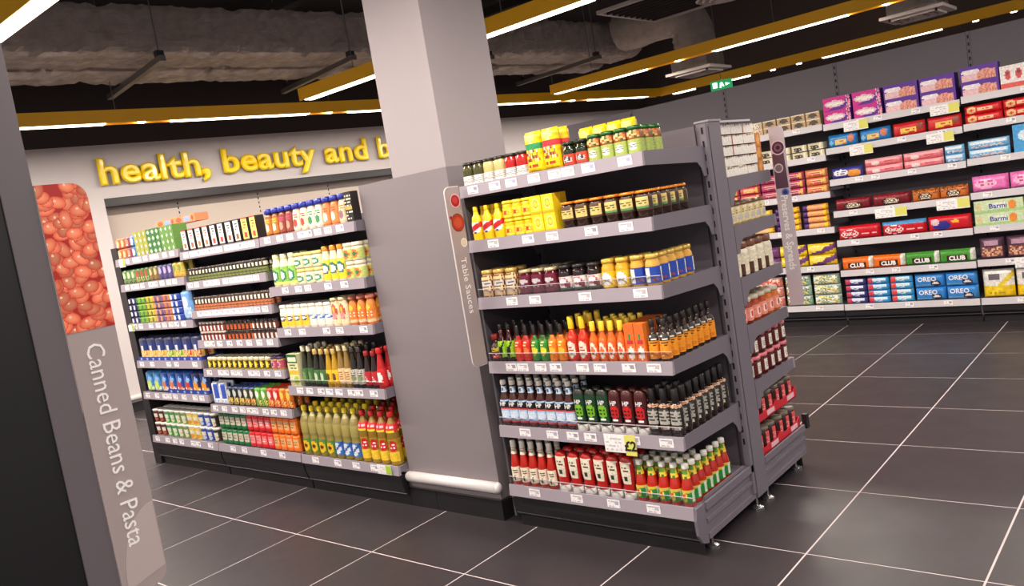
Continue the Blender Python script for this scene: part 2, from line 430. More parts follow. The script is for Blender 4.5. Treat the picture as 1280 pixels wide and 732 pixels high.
# ---------------------------------------------------------------- wall frame: s along the angled wall, t out of it
TH = math.radians(8.5); SD = (math.sin(TH), math.cos(TH)); SN = (math.cos(TH), -math.sin(TH)); P0 = (-8.516, 3.608)
def W(s, t, z=0.0): return (P0[0] + SD[0] * s + SN[0] * t, P0[1] + SD[1] * s + SN[1] * t, z)
def wbox(mb, s0, s1, t0, t1, z0, z1, mi=0, col=(128, 128, 128)):
    n = len(mb.v); mb.v += [W(s, t, z) for z in (z0, z1) for s in (s0, s1) for t in (t0, t1)]
    for f in ((0, 2, 3, 1), (4, 5, 7, 6), (0, 1, 5, 4), (2, 6, 7, 3), (0, 4, 6, 2), (1, 3, 7, 5)):
        mb.f.append(tuple(n + i for i in f)); mb.c.append(col); mb.mi.append(mi)
CZ = 4.1
mb = MB(); wbox(mb, -9, 0.14, -0.5, 0, 0, 2.74); wbox(mb, 0.14, 6.5, -0.5, 0, 2.2, 2.74); wbox(mb, 6.5, 9.5, -0.5, 0, 0, 2.74)
wl = struct('wall_left', mb, M['wall'])
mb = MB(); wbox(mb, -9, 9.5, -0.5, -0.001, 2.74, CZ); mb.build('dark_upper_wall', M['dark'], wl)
mb = MB(); wbox(mb, 0.14, 6.5, -0.3, -0.2, 0, 2.2)
nb = mb.build('niche_panel', M['cream'], wl)
mb = MB(); wbox(mb, 0.14, 6.5, -0.2, -0.012, 2.12, 2.2)
mb.build('niche_header', M['black'], wl)
mb = MB()
for s in (0.93, 1.86, 2.79, 3.72, 4.65):
    for k in range(12):
        wbox(mb, s - .006, s + .006, -.2, -.1985, 1.52 + k * .05, 1.545 + k * .05)
mb.build('panel_slot', M['slot'], wl, kind='stuff')
mb = MB(); wbox(mb, -9, 0.14, 0, 0.012, 0, 0.1)
struct('baseboard_left', mb, M['black'])
mb = MB(); p0, p1 = W(-6, .03, .152), W(0.13, .03, .152); mb.tube(p0, p1, .026, 12)
o = mb.build('wall_bumper', M['white'], smooth=True, label='white rubber trolley bumper along the angled wall at the far end', category='bumper')
mb = MB(); mb.box(-13, 6, 12.4, 12.6, 0, CZ); struct('wall_back', mb, M['dark'])
mb = MB(); mb.box(-13, 6, -5, 15, CZ, CZ + .1); struct('ceiling', mb, M['ceil'])

# sign letters on the wall
sg = thing('wall_sign', 'large raised yellow lowercase letters reading health, beauty and be on the grey wall', 'sign', W(0.13, 0.0, 2.345))
TXT = 'health, beauty and be'
def glyph_w(t):
    cu = bpy.data.curves.new('m', 'FONT'); cu.body = t; cu.size = 1; o = bpy.data.objects.new('m', cu); COL.objects.link(o); bpy.context.view_layer.update()
    w_ = max(v[0] for v in o.bound_box); bpy.data.objects.remove(o); bpy.data.curves.remove(cu); return w_
size = 0.355; adv = []
for i, ch in enumerate(TXT):
    if ch != ' ': adv.append((ch, glyph_w(TXT[:i + 1])))
tot = adv[-2][1]   # right edge of the last b
sxx = (3.52 / tot)
for ch, xr in adv:
    cu = bpy.data.curves.new('letter', 'FONT'); cu.body = ch; cu.size = size * (1.3 if ch == ',' else 1); cu.extrude = .003; cu.offset = 0; cu.bevel_depth = .018; cu.bevel_resolution = 0; cu.resolution_u = 4
    o = bpy.data.objects.new('t', cu); COL.objects.link(o); bpy.context.view_layer.update()
    me = bpy.data.meshes.new_from_object(o.evaluated_get(bpy.context.evaluated_depsgraph_get())); bpy.data.objects.remove(o)
    xs = [v.co.x for v in me.vertices]; me.transform(Matrix.Translation((-max(xs), 0, 0))); me.transform(Matrix.Diagonal((sxx / size * 0.93, 1, 1, 1)))
    # X -> along the wall, Y -> up, Z -> out of the wall
    me.transform(Matrix(((SD[0], 0, SN[0], 0), (SD[1], 0, SN[1], 0), (0, 1, 0, 0), (0, 0, 0, 1))))
    me.materials.clear(); me.materials.append(M['letter']); me.materials.append(M['letterside'])
    for p in me.polygons:
        if p.normal.dot(Vector((SN[0], SN[1], 0))) < .15: p.material_index = 1
    s = xr * sxx; link('letter', me, sg, (SD[0] * s + SN[0] * .045, SD[1] * s + SN[1] * .045, 0))

# ---------------------------------------------------------------- pillar with cladding
mb = MB(); mb.box(-2.985, -2.62, 2.692, 3.125, 1.68, CZ); pil = struct('pillar', mb, M['colm'])
mb = MB(); mb.box(-3.25, -2.62, 2.69, 3.13, 0.10, 1.68); mb.build('cladding', M['colbox'], pil)
mb = MB(); mb.box(-3.252, -2.622, 2.684, 2.70, 0.094, 0.1); mb.build('skirting_trim', M['steel'], pil)
for x0, x1 in ((-3.29, -3.06), (-3.057, -2.61)):
    mb = MB(); mb.box(x0, x1, 2.675, 2.692, 0, 0.093); mb.build('skirting_tile', M['black'], pil)
mb = MB(); mb.box(-2.625, -2.608, 2.692, 3.12, 0, .093); mb.build('skirting_tile', M['black'], pil)
mb = MB(); mb.tube((-3.235, 2.672, .163), (-2.615, 2.672, .163), .027, 14)
for x in (-3.235, -2.615):
    n = 0
    mb.tube((x, 2.672, .163), (x + (.014 if x > -3 else -.014), 2.672, .163), .027, 14, r1=.018)
mb.build('pillar_bumper', M['white'], smooth=True, label='short white rounded bumper rail low on the pillar cladding', category='bumper')

# ---------------------------------------------------------------- shelving
WHITE = (246, 242, 244); TXTG = (190, 184, 190)
TAGS = []
for k in range(4):
    f = painter(WHITE, [('t', -.8, .1, .5, .55, TXTG), ('t', -.8, .6, .2, .95, (185, 180, 185)), ('r', .2, .55, .8, .9, [(196, 188, 196), (180, 172, 206), (160, 156, 166), (206, 196, 196)][k])], k)
    mb = MB()
    for j in range(8):
        for i in range(10):
            x0, x1 = -.031 + .062 * i / 10, -.031 + .062 * (i + 1) / 10; z0, z1 = -.021 + .042 * j / 8, -.021 + .042 * (j + 1) / 8
            mb.quad([(x0, -.0015, z0), (x1, -.0015, z0), (x1, -.0015, z1), (x0, -.0015, z1)], f(2 * (i + .5) / 10 - 1, (j + .5) / 8, i, j))
    mb.box(-.031, .031, -.0014, 0, -.021, .021, WHITE)
    TAGS.append(mb.mesh('price_tag', M['paper']))
def bracket_mb(x, D, t=.003):
    mb = MB(); mb.prism([(.02, -.046), (.02, .008), (D, .004), (D, -.12), (D - .028, -.12), (D - .045, -.085), (D - .075, -.06)], 0, x - t / 2, x + t / 2); return mb
def bay(name, label, x0, x1, y, D, zs, base, ztop, rear=False, m='shelf', tags=5, strip='strip', back=True, kick=.012, guards=(), seed=1, posts='lr', backz=.1, bt=.02, slots=False, base_lip=.045, bx0=.0, bx1=.0, flush=False):
    """one shelving bay, front edge at local y=0, depth D towards +y; z of shelves in zs (top one first)"""
    rr = random.Random(seed); Wd = x1 - x0
    t = thing(name, label, 'shelving', (x0 if not rear else x1, y, 0), PI if rear else 0)
    if back:
        mb = MB(); mb.box(bx0, Wd + bx1, D, D + bt, backz, ztop); mb.build('back_panel', M['back'], t)
    for side in posts:
        px = 0.0 if side == 'l' else Wd
        mb = MB(); mb.box(px - (-.001 if flush else .014), px + (.025 if flush else .014), D - (.005 if flush else .022), D - .001, .08, ztop); up = mb.build('upright', M['back' if flush else m], t)
        mb = MB(); z = .3
        while z < ztop - .03:
            mb.box(px - (-.007 if flush else .006), px + (.018 if flush else .002), D - (.006 if flush else .0236), D - (.0045 if flush else .0222), z, z + .026); z += .055
        mb.build('slot', M['slot'], up, kind='stuff')
    for q, z in enumerate(zs + [base]):
        isb = z == base
        mb = MB(); mb.box(.004, Wd - .004, .018, D - .025, z - (.022 if not isb else .03), z)
        sh = mb.build('base_deck' if isb else 'shelf', M[m], t)
        mb = MB(); lh = .046 if not isb else base_lip
        mb.prism([(.0, z - lh), (.018, z - lh), (.018, z - .001), (.012, z + .006), (.006, z + .006)], 0, .002, Wd - .002)
        mb.build('price_strip', M[strip], sh)
        if not isb:
            for bx in (.0035, Wd - .0035):
                b = bracket_mb(bx, D - .025); me = b.mesh('bracket', M[m]); me.transform(Matrix.Translation((0, 0, z))); link('bracket', me, sh)
        nt_ = tags if isinstance(tags, int) else tags[q]
        xs = sorted(.05 + (Wd - .1) * (i + rr.uniform(.15, .85)) / nt_ for i in range(nt_)); last = -1
        for xx in xs:
            xx = max(xx, last + .066)
            if xx > Wd - .033: break
            last = xx
            link('price_tag', TAGS[rr.randrange(4)], sh, (xx, .0028 if not isb else .0028, z - lh / 2 + .001)).rotation_euler = (-.12 if False else 0, 0, 0)
        if q in guards:
            mb = MB(); mb.box(.004, Wd - .004, .013, .015, z + .003, z + .042); mb.build('clear_guard', M['clear'], sh)
            mb = MB(); mb.box(.004, Wd - .004, .0125, .0155, z + .0415, z + .0435); mb.build('guard_edge', M['stripw'], sh)
    # base front: dark kick board set back, with a rolled nose under the deck
    zl = base - base_lip
    mb = MB(); mb.prism([(.022, zl), (.012, zl - .01), (.014, zl - .05), (.03, .075), (.055, .05), (.06, .05), (.06, zl)], 0, .004, Wd - .004); kb = mb.build('kick_board', M['black'], t)
    mb = MB(); mb.prism([(.052, .0), (.058, .0), (.058, .05), (.052, .05)], 0, .004, Wd - .004); mb.build('floor_seal', M['black'], kb)
    mb = MB(); mb.prism([(.034, .073), (.028, .070), (.030, .066), (.036, .068)], 0, .004, Wd - .004); mb.build('kick_trim', M['shelfdark'], kb)
    return t

YF, DG = 2.622, 0.52
def foot(parent, x, y):
    mb = MB(); mb.tube((x, y, 0), (x, y, .008), .026, 14); mb.tube((x, y, .008), (x, y, .016), .026, 14, r1=.012); mb.tube((x, y, .016), (x, y, .06), .006, 8)
    mb.build('foot', M['chrome'], parent, smooth=False)
sb = bay('shelving_bay', 'grey shelving bay of table sauces between the pillar and the gondola end', -2.50, -1.56, YF, DG, [1.570, 1.328, 1.072, .780, .484], .205, 1.66, tags=[8, 5, 4, 8, 6, 4], guards=(2, 3, 4, 5), seed=3, bx1=-.047, bt=.012)
mb = MB(); mb.box(-.014, -.004, .03, .53, .05, 1.55); mb.build('side_panel', M['shelfdark'], sb)
foot(sb, .02 , .14); foot(sb, .925, .14)
# decorative pressed end plate of the base and the corner casting
def end_plate(parent, x, y0, y1, z0, z1, m='shelf'):
    mb = MB(); h = z1 - z0
    mb.prism([(y0, z0), (y1, z0), (y1, z1), (y0, z1)], 0, x, x + .004)
    for a, b, t in ((.0, .16, .008), (.46, .56, .010), (.80, 1.0, .014)):
        mb.prism([(y0 + .01, z0 + h * a), (y1, z0 + h * a), (y1, z0 + h * b), (y0 + .01, z0 + h * b)], 0, x + .004, x + t)
    return mb.build('end_plate', M[m], parent)
end_plate(sb, .94, .075, .52, .055, .205)
mb = MB(); mb.prism([(.01, .205), (.0, .16), (.004, .10), (.03, .06), (.075, .045), (.075, .205)], 0, .937, .949); mb.build('base_corner', M['shelf'], sb)
mb = MB(); mb.box(.936, .94, .10, .46, .208, .222)
mb.build('deck_lip', M['shelf'], sb)
# rear bay (its products are seen end-on) and the end post
rb = bay('shelving_bay', 'grey rear-facing shelving bay of preserves and spreads at the gondola end', -2.50, -1.56, 3.755, 0.484, [1.425, 1.215, .985, .772, .522], .185, 1.66, rear=True, tags=4, seed=9, posts='r', bx0=.05, bt=.006)
mb = MB(); mb.box(-.0035, -.0005, .17, .47, 1.640, 1.668); mb.build('clear_end_guard', M['clear'], rb)
mb = MB(); mb.box(-.0045, .0005, .17, .47, 1.662, 1.670); mb.build('guard_edge', M['stripw'], rb)
foot(rb, .02, .10)
end_plate(rb, -.004, .02, .49, .055, .195) if False else None
mb = MB(); 
for a, b, t in ((.0, 1.0, .004), (.0, .16, .008), (.46, .56, .010), (.80, 1.0, .014)):
    mb.prism([(.015, .055 + .14 * a), (.49, .055 + .14 * a), (.49, .055 + .14 * b), (.015, .055 + .14 * b)], 0, -t, 0)
mb.build('end_plate', M['shelf'], rb)
mb = MB(); mb.box(-.02, .004, -.03, .0, .17, .24); mb.build('bumper_clip', M['black'], rb)
ep = thing('gondola_end_post', 'grey slotted steel end post of the sauce gondola, standing on two chrome feet', 'post', (-1.56, 3.2, 0))
mb = MB(); mb.box(-.045, .012, -.045, .062, .05, 1.668); mb.build('post', M['shelf'], ep)
mb = MB(); mb.box(-.05, .016, -.05, .067, 1.668, 1.676); mb.build('post_cap', M['strip'], ep)
mb = MB(); z = .16
k = 0
while z < 1.63:
    mb.box(-.018, -.004, -.0465, -.045, z, z + .026); z += .0475; k += 1
mb.build('slot', M['slot'], ep, kind='stuff')
foot(ep, 0.0, -.04); foot(ep, .0, .075)

# left run: three bays
bt = 'grey shelving bay'
b1 = bay('shelving_bay', 'end shelving bay of packet mixes farthest along the run, under the wall sign', -5.985, -5.055, YF, DG, [1.528, 1.345, 1.060, .785, .553], .225, 1.56, tags=[9, 9, 8, 5, 8, 7], seed=11)
b2 = bay('shelving_bay', 'middle shelving bay of herbs and spices with seven closely set shelves', -5.05, -4.12, YF, DG, [1.502, 1.306, 1.118, .920, .731, .492], .225, 1.56, tags=[12, 11, 12, 8, 9, 9, 4], seed=12)
b3 = bay('shelving_bay', 'shelving bay of dressings and oils standing against the pillar cladding', -4.115, -3.255, YF, DG, [1.505, 1.215, .975, .634], .222, 1.56, tags=[8, 5, 5, 8, 4], guards=(3,), seed=13)
mb = MB(); mb.box(-.105, -.006, .035, .56, .0, 1.62); mb.build('end_panel', M['black'], b1)

# opposite wall run: three biscuit bays
YB, DB = 6.95, 0.42
w1 = bay('shelving_bay', 'back shelving bay of crackers and snacks, partly behind the preserves sign', -3.43, -2.408, YB, DB, [1.712, 1.46, 1.152, .854, .533], .189, 2.225, tags=[2, 2, 3, 3, 3, 2], seed=21, strip='stripw', bt=.03, flush=True, bx1=.0035, posts='l')
w2 = bay('shelving_bay', 'back shelving bay of biscuits with purple boxes on its top shelf', -2.402, -1.384, YB, DB, [1.702, 1.503, 1.243, .978, .732, .476], .187, 2.225, tags=[3, 3, 4, 3, 3, 3, 3], seed=22, strip='stripw', bt=.03, flush=True, bx1=.0035, posts='l')
w3 = bay('shelving_bay', 'back shelving bay of biscuits with a red and white box on its top shelf', -1.378, -.36, YB, DB, [1.716, 1.51, 1.251, .995, .739, .483], .187, 2.225, tags=[2, 2, 3, 3, 3, 3, 3], seed=23, strip='stripw', bt=.03, flush=True, posts='l')
w5 = bay('shelving_bay', 'far end of the back shelving run, only its panel top showing', -5.48, -4.46, YB, DB, [1.712, 1.46, 1.152, .854, .533], .189, 2.225, tags=1, seed=25, strip='stripw', bt=.03, flush=True, bx1=.0035, posts='')
w4 = bay('shelving_bay', 'dark end of the back shelving run hidden behind the sauce gondola', -4.455, -3.436, YB, DB, [1.712, 1.46, 1.152, .854, .533], .189, 2.225, tags=1, seed=24, strip='stripw', bt=.03, flush=True, bx1=.0035, posts='l')
for b_x, bb in ((1.02, w1), (1.02, w2), (0, w3), (0, w4)):
    mb = MB()
    for k in range(26): mb.box(-.006, .006, DB - .0245, DB - .0235, 1.70 + k * .05 - .3, 1.72 + k * .05 - .3)
# plinth fascia below the biscuit shelves is paler on top
# promo cards
def promo(x, y, z, w_, desc, price=None, h=.062, yel=(226, 222, 110), frac=.36):
    t = thing('promotion_card', desc, 'sign', (x, y, z))
    mb = MB(); mb.box(-w_ / 2, w_ / 2, -.002, 0, -h / 2, h / 2, (244, 242, 240)); mb.build('card', M['paper'], t)
    mb = MB(); mb.box(w_ / 2 - w_ * frac, w_ / 2, -.0035, -.002, -h / 2 * (1.25 if price else .8), h / 2, yel); q = mb.build('price_panel', M['paper'], t)
    mb = MB(); f = painter(WHITE, [('t', -1, 0, 1, 1, (205, 200, 200))], 4)
    for j in range(8):
        for i in range(10):
            a = -w_ / 2 * .9 + w_ * .5 * i / 10; b = a + w_ * .05; c = -h / 2 * .8 + h * .8 * j / 8; mb.quad([(a, -.0026, c), (b, -.0026, c), (b, -.0026, c + h * .1), (a, -.0026, c + h * .1)], f(0, .5, i, j))
    mb.build('small_print', M['paper'], t)
    if price:
        me = text_mesh(price, h * .75, M['inkblack'], .0004, .0015).copy(); me.transform(Matrix.Translation((w_ / 2 - w_ * frac / 2, -.0042, -h * .12))); link('lettering', me, q)
    return t
promo(-1.845, YF - .004, .452, .15, 'white shelf card with yellow price square reading £2 below the brown sauces', '£2', h=.075, frac=.34)
promo(-3.36, YF - .004, .205, .11, 'white and green offer card under the red-capped oil bottles', None, h=.05, yel=(170, 205, 60))
promo(-5.86, YF - .004, 1.505, .09, 'white and green offer card on the top shelf of packet mixes', None, h=.06, yel=(180, 210, 90))
promo(-5.93, YF - .004, 1.035, .09, 'small green offer ticket on the third shelf of packet mixes', None, h=.045, yel=(180, 210, 90))
for x, z, w_, d in ((-2.14, 1.655, .19, 'offer card under the magenta biscuit boxes'), (-1.49, 1.655, .20, 'offer card under the purple biscuit boxes beside the red and white box'),
                    (-2.12, 1.455, .18, 'offer card under the blue biscuit packs'), (-1.54, 1.45, .19, 'offer card under the red biscuit packs'),
                    (-1.95, .925, .24, 'offer card under the maroon wafer packs'), (-1.50, .935, .23, 'offer card under the orange wafer packs'), (-1.02, .45, .22, 'offer card under the brown snack bags')):
    promo(x, YB - .004, z, w_, 'white and lime ' + d, None, h=.075)

# ---------------------------------------------------------------- hanging bay signs
def text_on_sign(parent, txt, size, x, y, zc, sx=1.0, off=0.0, m='ink', sp=1.0):
    me = text_mesh(txt, size, M[m], .0004, off, sx=sx, space=sp).copy()
    # stand text faces -Y with X right, Z up: turn so it reads downwards on a face looking to +X
    me.transform(Matrix(((0, -1, 0, x), (0, 0, 1, y), (-1, 0, 0, zc), (0, 0, 0, 1))))
    return link('lettering', me, parent)
def sign_panel(name, label, x, yi, yo, z0, z1, m, r=.028, t=.004, rim=False):
    """panel in the plane x=const, attached at yi, rounded corners at yo"""
    g_ = thing(name, label, 'sign', (x, yi, z0)); h = z1 - z0; w_ = yo - yi; sg_ = 1 if w_ > 0 else -1
    def outline(e=0.0):
        pts = [(0, -e), (0, h + e)]
        for cz, a0 in ((h - r, 90), (r, 0)):
            for k in range(7):
                a = math.radians(a0 - 15 * k); rr = r + e; pts.append((w_ - sg_ * r + sg_ * rr * math.cos(a), cz + rr * math.sin(a)))
        return pts
    mb = MB(); mb.prism(outline(), 0, -t / 2, t / 2); pn = mb.build('panel', M[m], g_)
    if rim:
        mb = MB(); mb.prism(outline(.0035), 0, -t / 2 - .0012, t / 2 - .002); mb.build('rim', M['white'], g_)
    return g_, w_, h
# near sign: beans picture
cs, w_, h = sign_panel('aisle_sign', 'grey vertical sign reading Canned Beans & Pasta with a picture of red beans', -1.6, .587, .676, .84, 1.626, 'sign')
def beans_print(parent, w_, z0, z1, r):
    rr = random.Random(5); nu, nv = 70, 220; H_ = z1 - z0
    img = np.zeros((nv, nu, 3)); img[:] = (176, 26, 20)
    yy, xx = np.mgrid[0:nv, 0:nu]; X = (xx + .5) / nu * w_; Y = (yy + .5) / nv * H_
    for k in range(128):
        cx_, cy_ = rr.uniform(-.01, w_ + .01), H_ * (k % 64 + rr.random()) / 64; a = rr.gauss(.1, .7); L, B = rr.uniform(.0145, .018), rr.uniform(.0105, .0125)
        dx, dy = X - cx_, Y - cy_; u = (dx * math.cos(a) + dy * math.sin(a)) / L; v = (-dx * math.sin(a) + dy * math.cos(a) + .12 * B * 0) / B
        d = u * u + v * v; tone = rr.uniform(.85, 1.08)
        c0 = np.array([224, 84, 54]) * tone; c1 = np.array([244, 150, 112]) * tone; c2 = np.array([204, 56, 38])
        m = d < 1; q = np.clip(d, 0, 1)[..., None]; dd = ((X - cx_ + .003) ** 2 + (Y - cy_ - .003) ** 2)[..., None]
        col = c1 * (1 - q) + c0 * q; col = np.where(q > .88, c2, col); col = np.where(dd < 5e-6, np.array([255, 214, 190]), col)
        img = np.where(m[..., None], col, img)
    mb = MB()
    for j in range(nv):
        for i in range(nu):
            a, b, c, d = i / nu * w_, (i + 1) / nu * w_, j / nv * H_, (j + 1) / nv * H_
            if b > w_ - r and d > H_ - r:
                if (b - (w_ - r)) ** 2 + (d - (H_ - r)) ** 2 > r * r: continue
            mb.quad([(.0028, a, z0 + c), (.0028, b, z0 + c), (.0028, b, z0 + d), (.0028, a, z0 + d)], tuple(np.clip(img[j, i], 0, 255)))
    return mb.build('bean_picture', M['paper'], parent)
beans_print(cs, w_, 1.352 - .84, h, .028)
text_on_sign(cs, 'Canned Beans & Pasta', .0475, .0027, .042, 1.128 - .84, sx=.93)
mb = MB(); pts = []
for k in range(11):
    a = math.radians(90 + 9 * k); pts.append((.0885 + .078 * math.cos(a), .01 + .15 * math.sin(a)))
pts.append((.0885, .03))
mb.prism([(max(.004, min(w_ - .002, p[0])), max(.004, p[1])) for p in pts], 0, .002, .0026); 
M['signlight'] = mat('sign_petal', (184, 170, 168), rough=.35)
mb.build('petal_print', M['signlight'], cs)
# near gondola end
ng = thing('gondola_end', 'black end panel of the near shelving run with a grey post, filling the near corner', 'shelving', (-1.6, .5, 0))
mb = MB(); mb.box(-.03, -.004, -1.2, .032, 0, 2.05); mb.build('end_panel', M['blackend'], ng)
mb = MB(); mb.box(-.04, .0, .032, .086, 0, 2.05); mb.build('post', M['post'], ng)
# sauces sign
ts, w_, h = sign_panel('aisle_sign', 'slim grey sign reading Table Sauces projecting beside the pillar', -2.49, 2.612, 2.522, .785, 1.578, 'sign', rim=True)
text_on_sign(ts, 'Table Sauces', .048, .0027, w_ * .5, 1.145 - .785, sx=1.0)
def disc(parent, name, y, z, r, cols, x=.0026):
    mb = MB()
    for k, (f, c) in enumerate(cols):
        n = 18; p = [(x + k * .0003, y + r * f * math.cos(2 * PI * i / n), z + r * f * math.sin(2 * PI * i / n)) for i in range(n)]; mb.quad(p, c)
    return mb.build(name, M['paper'], parent)
disc(ts, 'sauce_picture', -.035, h - .06, .031, [(1, (230, 180, 185)), (.85, (170, 25, 35)), (.5, (190, 60, 60))])
disc(ts, 'sauce_picture', -.078, h - .13, .010, [(1, (200, 150, 150)), (.8, (150, 30, 40))])
disc(ts, 'sauce_picture', -.040, h - .155, .040, [(1, (120, 40, 35)), (.88, (175, 45, 30)), (.6, (190, 70, 50))])
disc(ts, 'sauce_picture', -.022, h - .245, .020, [(1, (235, 228, 215)), (.8, (215, 205, 185))])
# preserves sign
M['signpale'] = mat('pale_sign_panel', (196, 184, 192), rough=.35)
ps, w_, h = sign_panel('aisle_sign', 'slim pale grey sign reading Preserves & Spreads at the rear corner of the gondola', 0, 0, .070, .775, 1.625, 'signpale', rim=False)
ps.location = (-1.556, 3.776, .775); ps.rotation_euler = (0, 0, -PI / 2)
text_on_sign(ps, 'Preserves & Spreads', .047, .0027, w_ * .5, 1.125 - .775, sx=.92, off=.0008)
mb = MB(); mb.prism([(.004, .56), (w_ - .006, .56), (w_ - .012, .76), (.03, .76), (.004, .72)], 0, .002, .0025); M['plum'] = mat('plum_print', (92, 62, 78), rough=.4); mb.build('jam_picture', M['plum'], ps)
disc(ps, 'jam_picture', .036, .75, .034, [(1, (225, 200, 215)), (.85, (70, 35, 55)), (.55, (130, 80, 110)), (.3, (40, 20, 35))], x=.003)
disc(ps, 'jam_picture', .028, .655, .022, [(1, (205, 190, 195)), (.75, (120, 105, 110))], x=.003)
disc(ps, 'jam_picture', .045, .54, .018, [(1, (90, 110, 200)), (.6, (60, 40, 90))], x=.003)

# ---------------------------------------------------------------- light rails
KS = 1.1043
def rail(label, pts, segs, spots, z=2.72, cables=(), ctop=None):
    """pts: plan polyline; segs: list of (p0, p1) lit strips; spots: points"""
    k2 = lambda p: (p[0] * KS, p[1] * KS)
    pts = [k2(p) for p in pts]; segs = [(k2(p), k2(q)) for p, q in segs]; spots = [k2(p) for p in spots]; cables = [k2(p) for p in cables]
    t = thing('light_rail', label, 'light', (pts[0][0], pts[0][1], z)); ox, oy = pts[0]
    wd, hh = .056, .112
    for (xa, ya), (xb, yb) in zip(pts, pts[1:]):
        L = math.hypot(xb - xa, yb - ya); a = math.atan2(yb - ya, xb - xa)
        mb = MB(); mb.prism([(-wd, 0), (-wd, hh), (wd, hh), (wd, 0), (wd - .008, 0), (wd - .008, .02), (-wd + .008, .02), (-wd + .008, 0)], 0, -.0, L + .0)
        me = mb.mesh('housing', M['yellow']); me.transform(Matrix.Rotation(a, 4, 'Z')); link('housing', me, t, (xa - ox, ya - oy, 0))
    for (xa, ya), (xb, yb) in segs:
        L = math.hypot(xb - xa, yb - ya); a = math.atan2(yb - ya, xb - xa)
        mb = MB(); mb.box(0, L, -wd + .008, wd - .008, -.004, .019); me = mb.mesh('light_strip', M['lamp']); me.transform(Matrix.Rotation(a, 4, 'Z')); link('light_strip', me, t, (xa - ox, ya - oy, 0))
        ld = bpy.data.lights.new('strip_light', 'AREA'); ld.shape = 'RECTANGLE'; ld.size = L; ld.size_y = .075; ld.energy = LAMP_W_PER_M * L; ld.color = (1.0, .90, .80)
        link('strip_light', ld, t, ((xa + xb) / 2 - ox, (ya + yb) / 2 - oy, -.006), a)
    for x, y in spots:
        mb = MB(); mb.tube((x - ox, y - oy, -.004), (x - ox, y - oy, .018), .034, 14); mb.build('spot_lamp', M['spot'], t)
    for x, y in cables:
        mb = MB(); mb.tube((x - ox, y - oy, hh), (x - ox, y - oy, (ctop or CZ) - z), .004, 5); mb.build('hanging_cable', M['cable'], t)
    return t
def lseg(p, q, s0, s1):
    L = math.hypot(q[0] - p[0], q[1] - p[1]); f = lambda s: (p[0] + (q[0] - p[0]) * s / L, p[1] + (q[1] - p[1]) * s / L); return f(s0), f(s1)
A, B_ = (-6.93, -.0), (-5.55, 9.98)
def dp(y): return (-6.93 + (y) * (1.38 / 9.98), y)
rail('yellow light rail running beside the angled wall and turning along the back wall', [A, B_, (3.2, 10.12)],
     [(dp(.5), dp(1.9)), (dp(2.0), dp(3.0)), (dp(3.52), dp(4.76)), (dp(5.2), dp(6.35)), (dp(6.9), dp(8.05)), (dp(8.6), dp(9.7))] +
     [((a, 10.13), (b, 10.13)) for a, b in ((-5.4, -5.1), (-4.70, -4.33), (-3.40, -2.12), (-1.0, .3), (.9, 2.2))],
     [dp(3.28), dp(4.98), dp(6.6), dp(8.3), (-4.02, 10.13), (-3.69, 10.13), (-1.79, 10.13), (-1.44, 10.13)], cables=[dp(3.1), dp(5.0), dp(8.0)], ctop=3.085)
rail('yellow light rail over the back shelving, ending in front of the pillar-side duct', [(-5.44, 7.46), (3.2, 7.46)], [((a, 7.46), (b, 7.46)) for a, b in ((-5.40, -4.26), (-3.50, -2.26), (-1.3, .0), (.6, 1.9))], [(-3.89, 7.46), (-1.95, 7.46), (.3, 7.46)], cables=[(-4.9, 7.46), (-2.9, 7.46), (-.4, 7.46)])
rail('yellow light rail passing behind the pillar, above the sauce gondola', [(-5.68, 4.30), (3.2, 4.30)], [((a, 4.30), (b, 4.30)) for a, b in ((-5.62, -4.3), (-4.15, -2.75), (-2.0, -.7), (-.2, 1.1))], [(-2.35, 4.3), (-.45, 4.3)], cables=[(-5.0, 4.30), (-3.45, 4.3)])
rail('yellow light rail overhead, nearest the camera, above the black end panel', [(-6.2, 1.52), (3.2, 1.52)], [((a, 1.52), (b, 1.52)) for a, b in ((-5.9, -4.9), (-4.6, -2.9), (-2.2, -.9), (-.3, 1.0))], [(-2.55, 1.52)], cables=[(-4.8, 1.52), (-1.5, 1.52)])
rail('yellow light rail over the aisle behind the camera', [(-6.2, -1.3), (3.2, -1.3)], [((a, -1.3), (b, -1.3)) for a, b in ((-5.9, -4.5), (-3.9, -2.5), (-1.9, -.5), (.1, 1.5))], [])

